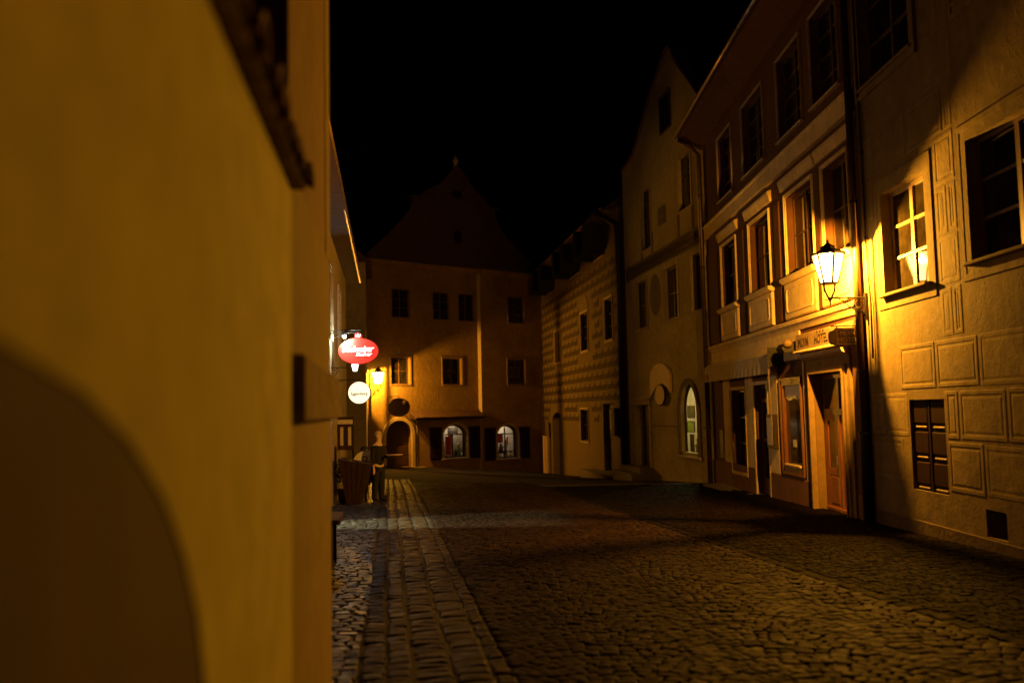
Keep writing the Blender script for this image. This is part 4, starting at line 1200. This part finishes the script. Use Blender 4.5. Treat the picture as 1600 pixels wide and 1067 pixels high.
# ------------------------------------------------------------------ street lanterns
def lantern(label, loc, arm_to, pane_mat, watt, s=1.0, pool=0, rot=0.0, group='street lanterns', hinge=-1, up=.09):
    """six-sided lantern on a scrolled bracket; origin at the bulb. arm_to: wall point relative to the origin"""
    t = thing('street_lantern', label, 'street lamp', loc, 0, group)
    n = 6
    def ringpts(r, z): return [(r * s * math.cos(rot + 2 * math.pi * k / n), r * s * math.sin(rot + 2 * math.pi * k / n), z * s) for k in range(n)]
    top, bot = ringpts(.27, .22), ringpts(.145, -.28)
    for k in range(n):
        k2 = (k + 1) % n
        MB().tube([bot[k], top[k]], (.021 if k == hinge else .019) * s, 6).build('corner_bar', M['iron'], t)
        a, b, c, d = [Vector(p) * .985 for p in (bot[k], bot[k2], top[k2], top[k])]
        m = MB(); m.add([tuple(a), tuple(b), tuple(c), tuple(d)], [(0, 1, 2, 3)]); m.build('pane', pane_mat, t)
    MB().tube(top + [top[0]], .016 * s, 6).build('top_rim', M['iron'], t)
    MB().lathe([(.10 * s, -.31 * s), (.16 * s, -.30 * s), (.16 * s, -.275 * s), (.12 * s, -.27 * s)], n=n, a0=rot).build('bottom_rim', M['iron'], t)
    MB().lathe([(.29 * s, .22 * s), (.30 * s, .24 * s), (.13 * s, .31 * s), (.12 * s, .34 * s), (.14 * s, .35 * s), (.05 * s, .40 * s), (.02 * s, .44 * s)], n=n, a0=rot).build('roof', M['iron'], t)
    MB().blob((0, 0, .46 * s), .025 * s, 8, 5).build('finial', M['iron'], t)
    f = MB()
    for sx in (-1, 1):
        f.tube([(sx * .10 * s, 0, -.30 * s), (sx * .085 * s, 0, -.42 * s), (0, 0, -.60 * s)], .017 * s, 6)
    f.tube([(0, 0, -.56 * s), (0, 0, -.68 * s)], [.022 * s, .008 * s], 6)
    f.build('fork', M['iron'], t)
    MB().blob((0, 0, .175 * s), .026 * s, 10, 7, (1, 1, 1.3)).build('bulb', M['bulb'], t, True)
    MB().tube([(0, 0, .20 * s), (0, 0, .25 * s)], .015 * s, 6).build('socket', M['iron'], t)
    # bracket
    w = Vector(arm_to); u = Vector((w.x, w.y, 0)).normalized(); L = Vector((w.x, w.y, 0)).length
    za = -.545 * s
    P = lambda a, z: tuple(u * a + Vector((0, 0, z)))
    MB().tube([P(-.03, za), P(L, za)], .014 * s, 8).build('bracket_arm', M['iron'], t)
    sc_ = MB()
    def spiral(a, z, r0, turns, ph, sign):
        return [P(a + r0 * (1 - .8 * i / 24) * math.cos(ph + sign * turns * 2 * math.pi * i / 24), z + r0 * (1 - .8 * i / 24) * math.sin(ph + sign * turns * 2 * math.pi * i / 24)) for i in range(25)]
    sc_.tube(spiral(L * .80, za - .12 * s, .105 * s, 1.6, math.pi / 2, 1), .009 * s, 5)
    sc_.tube(spiral(L * .48, za - .08 * s, .065 * s, 1.5, math.pi / 2, -1), .008 * s, 5)
    sc_.tube(spiral(L * .62, za - .16 * s, .05 * s, 1.3, 0, 1), .007 * s, 5)
    sc_.tube([P(L * .2, za), P(L * .35, za - .05 * s), P(L * .5, za - .15 * s), P(L * .7, za - .22 * s), P(L * .88, za - .25 * s), P(L, za - .36 * s)], .011 * s, 6)
    sc_.build('scrollwork', M['iron'], t)
    m = MB(); m.m = Matrix.Translation(P(L, za - .12 * s)); m.box(-.02, .02, -.04, .04, -.28 * s, .2 * s); m.build('wall_plate', M['iron'], t)
    l = bpy.data.lights.new('lantern_light', 'POINT'); l.energy = watt; l.color = SODIUM; l.shadow_soft_size = .026
    o = bpy.data.objects.new('lantern_light', l); C.objects.link(o); o.parent = t; o.location = (0, 0, up)
    if pool:  # fill spot added beside the bulb to brighten the street side
        l = bpy.data.lights.new('lantern_fill_spot', 'SPOT'); l.energy = pool; l.color = SODIUM; l.shadow_soft_size = .035
        l.spot_size = R(128); l.spot_blend = .9
        o = bpy.data.objects.new('lantern_fill_spot', l); C.objects.link(o); o.parent = t; o.location = (0, 0, up)
        o.rotation_euler = Vector((-.90, -.35, -.40)).to_track_quat('-Z', 'Y').to_euler()
    return t


lantern('glowing lantern on a scrolled iron bracket at the hotel corner', (5.55, 15.5, 4.02), (.62, .0, 0), M['lantern_pane'], LAMP_W, 1.0, POOL_W, R(92), hinge=3)
lantern('small glowing lantern in the distance beside the white round sign', (-7.43, 49.5, 3.60), (-.5, .62, 0), M['far_lantern_pane'], LAMP_W * .8, 1.3, 0, R(75), up=.15)

# ------------------------------------------------------------------ pub signs on the left
bs = thing('red_oval_sign', 'red glowing oval beer sign with white script lettering', 'sign', (-3.78, 22.0, 3.17))
MB().disc(0, 0, .49, .315, -.07, .07, 40).build('sign_box', M['red_sign'], bs)
mb = MB(); mb.tube([(.495 * math.cos(a * math.pi / 20), 0, .32 * math.sin(a * math.pi / 20)) for a in range(41)], .016, 6); mb.build('rim', M['red_paint'], bs)
lettering('Budweiser', .215, M['white_text'], bs, -.015, -.078, .045, 0, .35, .92, .006, 0, .9)
lettering('Budvar', .13, M['white_text'], bs, .13, -.078, -.085, 0, .35, .95, .004, 0, 1.1)
cr = MB(); cr.disc(0, .375, .085, .075, -.06, .06, 14); cr = cr.build('crest', M['red_sign'], bs)
MB().prism([(-.05, .35), (-.06, .42), (-.03, .385), (0, .43), (.03, .385), (.06, .42), (.05, .35)], -.068, -.061).build('crown', M['white_text'], bs)
br_ = thing('sign_bracket', 'black iron wall bracket holding the red oval sign and floodlight', 'bracket', (-3.78, 22.0, 3.17))
MB().tube([(-.72, .02, .52), (.12, .02, .52)], .014, 8).build('upper_bar', M['iron'], br_)
MB().tube([(-.72, .02, .46), (.05, .02, .46)], .009, 6).build('lower_bar', M['iron'], br_)
MB().tube([(-.70, .02, .30), (-.45, .02, .40), (-.2, .02, .46)], .009, 6).build('brace', M['iron'], br_)
MB().tube([(0, .02, .52), (0, .02, .44)], .01, 6).build('hanger', M['iron'], br_)
fl = thing('floodlight', 'small cold white floodlight above the red oval sign', 'lamp', (-4.1, 21.85, 3.53))
MB().blob((0, 0, 0), .05, 12, 8).build('lens', M['led'], fl, True)
MB().lathe([(.02, .05), (.06, .03), (.06, .10), (.02, .13)], n=10).build('housing', M['iron'], fl)
l = bpy.data.lights.new('flood_light', 'POINT'); l.energy = 85; l.color = (.86, 1, .9); l.shadow_soft_size = .04
o = bpy.data.objects.new('flood_light', l); C.objects.link(o); o.parent = fl; o.location = (0, -.06, -.10)
cp = thing('cup_lamp', 'small white cup lamp hanging under the red oval sign', 'lamp', (-3.87, 22.0, 2.77))
MB().lathe([(.045, -.09), (.06, -.06), (.085, .07), (.075, .08)], n=14).build('shade', M['cup'], cp, True)
MB().tube([(0, 0, .08), (0, 0, .10)], .02, 8).build('cap', M['iron'], cp)
wb = thing('scroll_bracket', 'black iron scroll bracket on the left wall below the red sign', 'bracket', (-4.55, 22.1, 2.72))
MB().tube([(0, 0, .06), (.50, 0, .06)], .012, 6).build('bar', M['iron'], wb)
MB().tube([(.02 + .12 * (1 - i / 30) * math.cos(i * .5) + .12, 0, -.05 + .12 * (1 - i / 30) * math.sin(i * .5)) for i in range(26)], .009, 5).build('scroll', M['iron'], wb)
MB().tube([(0, 0, -.28), (.36, 0, -.28)], .010, 6).build('lower_bar', M['iron'], wb)

ws = thing('white_round_sign', 'white glowing round beer sign with small dark lettering', 'sign', (-4.28, 25.0, 2.22))
MB().disc(0, 0, .30, .30, -.06, .06, 36).build('sign_box', M['white_sign'], ws)
mb = MB(); mb.tube([(.305 * math.cos(a * math.pi / 18), 0, .305 * math.sin(a * math.pi / 18)) for a in range(37)], .014, 6); mb.build('rim', M['iron'], ws)
lettering('Eggenberg', .12, M['dark_text'], ws, 0, -.067, -.03, 0, .1, .95, .002)
MB().tube([(-.6, 0, .36), (.0, 0, .36), (0, 0, .30)], .012, 6).build('hanger', M['iron'], ws)

# menu stand, plant, bench
mn = thing('menu_stand', 'wooden display stand with a row of four menu sheets by the left wall', 'display stand', (-4.62, 24.5, gz(-4.6, 24.5)))
MB().box(-.26, -.22, -.02, .02, 0, 2.2).box(.22, .26, -.02, .02, 0, 2.2).box(-.22, .22, -.015, .015, 1.3, 2.2).build('frame', M['planter'], mn)
MB().box(-.24, .24, -.03, -.016, 2.0, 2.12).build('header', M['paper'], mn)
for k in range(4): MB().box(-.21 + k * .107, -.125 + k * .107, -.024, -.0155, 1.42, 1.92).build('sheet', M['paper'] if k % 2 else M['dark_wood'], mn)
sb = thing('potted_shrub', 'low leafy pot plant between the wall and the tapered planter', 'plant', (-4.36, 23.1, gz(-4.4, 23)))
MB().lathe([(.13, 0), (.19, .3), (.2, .34), (.17, .34)], n=14).build('pot', M['tile'], sb, True)
lf = MB()
for k in range(240):
    a, b = random.uniform(0, 6.28), random.uniform(-.5, 1.5)
    rr = random.uniform(.1, .3); c = Vector((rr * math.cos(a) * math.cos(b), rr * math.sin(a) * math.cos(b), .72 + .42 * math.sin(b) * random.uniform(.5, 1)))
    d1 = Vector((jit(1), jit(1), jit(1))).normalized() * .07; d2 = Vector((jit(1), jit(1), jit(1))).normalized() * .035
    lf.add([tuple(c - d1), tuple(c + d2), tuple(c + d1), tuple(c - d2)], [(0, 1, 2, 3)])
lo_ = lf.build('foliage', M['leaf'], sb); lo_['kind'] = 'stuff'
MB().tube([(0, 0, .3), (.01, 0, .6), (0, .02, .85)], [.02, .015, .006], 6).build('stem', M['planter'], sb)

pl = thing('tapered_planter', 'big brown wooden tub tapering to the ground beside the standing person', 'planter', (-3.98, 22.6, gz(-4, 22.6)), R(4))
tb = [(-.20, -.25), (.14, -.25), (.14, .25), (-.20, .25)]; tt = [(-.40, -.36), (.42, -.36), (.42, .36), (-.40, .36)]
hz = [1.12, .98, .98, 1.12]
m = MB(); m.add([(x, y, 0) for x, y in tb] + [(x, y, h) for (x, y), h in zip(tt, hz)], [(3, 2, 1, 0), (4, 5, 6, 7)] + [(i, (i + 1) % 4, 4 + (i + 1) % 4, 4 + i) for i in range(4)])
m.build('tub', M['planter'], pl)
for k in range(5):
    f0, f1 = k / 5, (k + 1) / 5
    q = []
    for f, A in ((f0 + .012, 0), (f1 - .012, 0)):
        q.append(((tb[0][0] * (1 - f) + tb[1][0] * f), -.25 - .012, .02)); q.append(((tt[0][0] * (1 - f) + tt[1][0] * f), -.36 - .014, (hz[0] * (1 - f) + hz[1] * f) - .01))
    s_ = MB(); vs = [q[0], q[2], q[3], q[1]]
    s_.add(vs + [(x, y + .012, z) for x, y, z in vs], [(0, 1, 2, 3), (7, 6, 5, 4), (0, 4, 5, 1), (1, 5, 6, 2), (2, 6, 7, 3), (3, 7, 4, 0)])
    s_.build('stave', M['planter'], pl)
rs = thing('round_white_board', 'white round board with a small ring mark, leaning behind the tapered tub', 'sign', (-3.80, 23.05, .36), R(5))
o = MB().disc(0, 0, .33, .33, -.015, .015, 32).build('disc', M['white_board'], rs)
mb = MB(); mb.tube([(-.02 + .065 * math.cos(a * math.pi / 8), -.02, .13 + .065 * math.sin(a * math.pi / 8)) for a in range(17)], .012, 5); mb.build('ring_mark', M['dark_text'], rs)
mb = MB(); mb.tube([(.34 * math.cos(a * math.pi / 16), 0, .34 * math.sin(a * math.pi / 16)) for a in range(33)], .014, 5); mb.build('rim', M['dark_wood'], rs)
MB().box(-.03, .03, .03, .06, -.98, .1).build('stake', M['dark_wood'], rs)

bn = thing('street_bench', 'low dark bench with a pale top poking past the near house corner', 'bench', (-2.62, 11.9, gz(-2.6, 11.9)), AX - R(90))
MB().bev(-.42, .33, -.5, .5, .56, .62, .02).build('seat', M['planter'], bn)
for yy in (-.42, .36): MB().box(-.34, .24, yy, yy + .07, -.02, .56).build('leg', M['cast'], bn)
MB().box(-.3, .2, -.35, .36, .1, .5).build('front_board', M['cast'], bn)


# ------------------------------------------------------------------ people
def skin_mesh(name, verts, edges, radii, mat, parent, sub=2, root=0):
    me = bpy.data.meshes.new(name); me.from_pydata(verts, edges, [])
    o = bpy.data.objects.new(name, me); C.objects.link(o)
    md = o.modifiers.new('skin', 'SKIN'); md.use_smooth_shade = True
    for i, r in enumerate(radii):
        sv = me.skin_vertices[0].data[i]
        sv.radius = r if isinstance(r, tuple) else (r, r); sv.use_root = (i == root)
    o.modifiers.new('sub', 'SUBSURF').levels = sub
    bpy.context.view_layer.update()
    ev = o.evaluated_get(bpy.context.evaluated_depsgraph_get())
    m2 = bpy.data.meshes.new_from_object(ev)
    bpy.data.objects.remove(o)
    m2.materials.clear(); m2.materials.append(mat)
    m2.polygons.foreach_set('use_smooth', [True] * len(m2.polygons))
    return link(name, m2, parent)


def chain(V, E, Rr, pts, rad, start=None):
    prev = start
    for p, r in zip(pts, rad):
        V.append(p); Rr.append(r); i = len(V) - 1
        if prev is not None: E.append((prev, i))
        prev = i
    return prev


def person(label, loc, rz, seated=False, tray=False):
    t = thing('person', label, 'person', loc, rz)
    # faces local +x
    H = .52 if seated else .90            # hip height
    V, E, Rr = [], [], []
    V.append((0, 0, H)); Rr.append((.11, .15))
    top = chain(V, E, Rr, [(.0, 0, H + .20), (.01, 0, H + .42), (.0, 0, H + .54), (.015, 0, H + .60)], [(.105, .135), (.115, .165), (.07, .10), .055], 0)
    head = chain(V, E, Rr, [(.03, 0, H + .68), (.035, 0, H + .77), (.03, 0, H + .84)], [(.082, .07), (.098, .078), (.07, .06)], top)
    def hand(w, d, up, s):
        """palm, four unequal bent fingers and a thumb"""
        w = Vector(w); d = Vector(d).normalized(); side = Vector((0, 1, 0)) if abs(d.y) < .7 else Vector((1, 0, 0)); nrm = side.cross(d).normalized()
        V.append(tuple(w + d * .05)); Rr.append((.020, .034)); E.append((len(V) - 2, len(V) - 1)); pi_ = len(V) - 1
        for k, ln in enumerate((.062, .074, .070, .054)):
            o_ = side * (.026 - .0175 * k)
            chain(V, E, Rr, [tuple(w + d * .085 + o_), tuple(w + d * (.085 + ln * .55) + o_ + nrm * .008), tuple(w + d * (.085 + ln) + o_ + nrm * .028)], [.0095, .0085, .0065], pi_)
        chain(V, E, Rr, [tuple(w + d * .035 + side * .036 * s), tuple(w + d * .075 + side * .055 * s)], [.011, .008], pi_)
    for sy in (-1, 1):
        sh = chain(V, E, Rr, [(0, sy * .155, H + .50)], [.062], top - 1)
        if tray and sy > 0 or tray and sy < 0 and False:
            chain(V, E, Rr, [(.02, sy * .19, H + .22), (.26, sy * .14, H + .24)], [.045, .030], sh); hand((.28, sy * .13, H + .245), (1, -.1, .02), 1, -sy)
        elif seated:
            chain(V, E, Rr, [(.04, sy * .2, H + .25), (.26, sy * .13, H + .12)], [.045, .030], sh); hand((.28, sy * .12, H + .115), (1, 0, -.2), 1, -sy)
        else:
            chain(V, E, Rr, [(-.02, sy * .20, H + .22), (.03, sy * .21, H - .02)], [.046, .031], sh); hand((.035, sy * .21, H - .05), (.12, 0, -1), 1, 1)
    for sy in (-1, 1):
        if seated:
            chain(V, E, Rr, [(.02, sy * .10, H), (.42, sy * .12, H - .02), (.42, sy * .12, .10), (.44, sy * .12, .045), (.54, sy * .13, .035)], [.085, .06, .042, .04, .035], 0)
        else:
            chain(V, E, Rr, [(0, sy * .09, H - .08), (.02 * sy, sy * .095, .48), (.03 * sy - .02, sy * .10, .10), (.03 * sy, sy * .10, .045), (.03 * sy + .13, sy * .115, .035)], [.08, .05, .03, .03, .028], 0)
    body = skin_mesh('body', V, E, Rr, M['skin'], t)
    # clothing, a little larger than the body
    V, E, Rr = [], [], []
    V.append((0, 0, H - .03)); Rr.append((.135, .175))
    tp = chain(V, E, Rr, [(0, 0, H + .20), (.01, 0, H + .42), (0, 0, H + .535)], [(.145, .175), (.15, .205), (.09, .125)], 0)
    for sy in (-1, 1):
        sh = chain(V, E, Rr, [(0, sy * .16, H + .495)], [.078], tp)
        if tray and sy > 0: chain(V, E, Rr, [(.02, sy * .19, H + .22), (.22, sy * .145, H + .24)], [.06, .046], sh)
        elif seated: chain(V, E, Rr, [(.04, sy * .2, H + .25), (.22, sy * .14, H + .14)], [.06, .046], sh)
        else: chain(V, E, Rr, [(-.02, sy * .20, H + .22), (.025, sy * .21, H + .02)], [.06, .046], sh)
    skin_mesh('jacket', V, E, Rr, M['cloth_dark'], t)
    V, E, Rr = [(0, 0, H - .01)], [], [(.115, .16)]
    for sy in (-1, 1):
        if seated: chain(V, E, Rr, [(.03, sy * .10, H), (.42, sy * .12, H - .02), (.42, sy * .12, .10)], [.10, .078, .062], 0)
        else: chain(V, E, Rr, [(0, sy * .09, H - .1), (.02 * sy, sy * .095, .48), (.03 * sy - .02, sy * .10, .03)], [.11, .09, .078], 0)
    skin_mesh('trousers', V, E, Rr, M['cloth_navy'], t)
    for sy in (-1, 1):
        bx_ = .42 if seated else .03 * sy - .01
        by_ = sy * (.12 if seated else .10)
        skin_mesh('shoe', [(bx_ - .06, by_, .045), (bx_ + .06, by_, .05), (bx_ + .19, by_ + sy * .02, .038)], [(0, 1), (1, 2)], [(.05, .045), (.052, .048), (.045, .036)], M['leather'], t)
    hm = M['hair_dark'] if seated else M['hair']
    MB().blob((.0, 0, H + .80), .104, 14, 9, (1.02, .88, .86)).build('hair', hm, t, True)
    MB().blob((.13, 0, H + .745), .018, 8, 5, (1.2, .8, 1.3)).build('nose', M['skin'], t, True)
    for sy in (-1, 1):
        MB().blob((.118, sy * .032, H + .775), .011, 8, 5).build('eye', M['dark_text'], t, True)
        MB().blob((.03, sy * .083, H + .755), .024, 8, 5, (.7, .4, 1.2)).build('ear', M['skin'], t, True)
    MB().blob((.122, 0, H + .70), .022, 8, 5, (.4, 1, .3)).build('mouth', M['red_paint'], t, True)
    return t


P1 = (-3.47, 23.0, gz(-3.47, 23.0) + .0)
person('person standing in dark clothes with fair hair, holding a flat tray out in front', P1, R(-34), False, True)
person('person in dark clothes sitting half hidden behind the round white board', (-4.02, 24.2, gz(-4, 24.2)), R(10), True)
st_ = thing('stool', 'plain dark stool under the seated person behind the planter', 'stool', (-4.06, 24.2, gz(-4, 24.2)))
MB().lathe([(.17, .40), (.18, .42), (.18, .44), (.16, .45)], n=14).build('seat', M['dark_wood'], st_)
for k in range(4):
    a = k * math.pi / 2 + .4
    MB().tube([(.11 * math.cos(a), .11 * math.sin(a), .40), (.15 * math.cos(a), .15 * math.sin(a), 0)], .016, 6).build('leg', M['dark_wood'], st_)
tr = thing('serving_tray', 'flat pale tray held out by the standing person', 'tray', (-3.04, 22.87, .585))
MB().lathe([(.19, -.012), (.215, .0), (.21, .006), (.185, -.004)], n=24).build('tray_dish', M['tray'], tr, True)
bg = thing('shoulder_bag', 'black shoulder bag hanging behind the standing person', 'bag', (-3.69, 23.06, P1[2] + .55))
MB().bev(-.11, .09, -.14, .14, 0, .30, .05).build('pouch', M['leather'], bg)
MB().tube([(-.02, -.08, .3), (.05, -.05, .55), (.16, .02, .84), (.10, .08, .55), (-.02, .1, .3)], .010, 5).build('strap', M['white_bar'], bg)
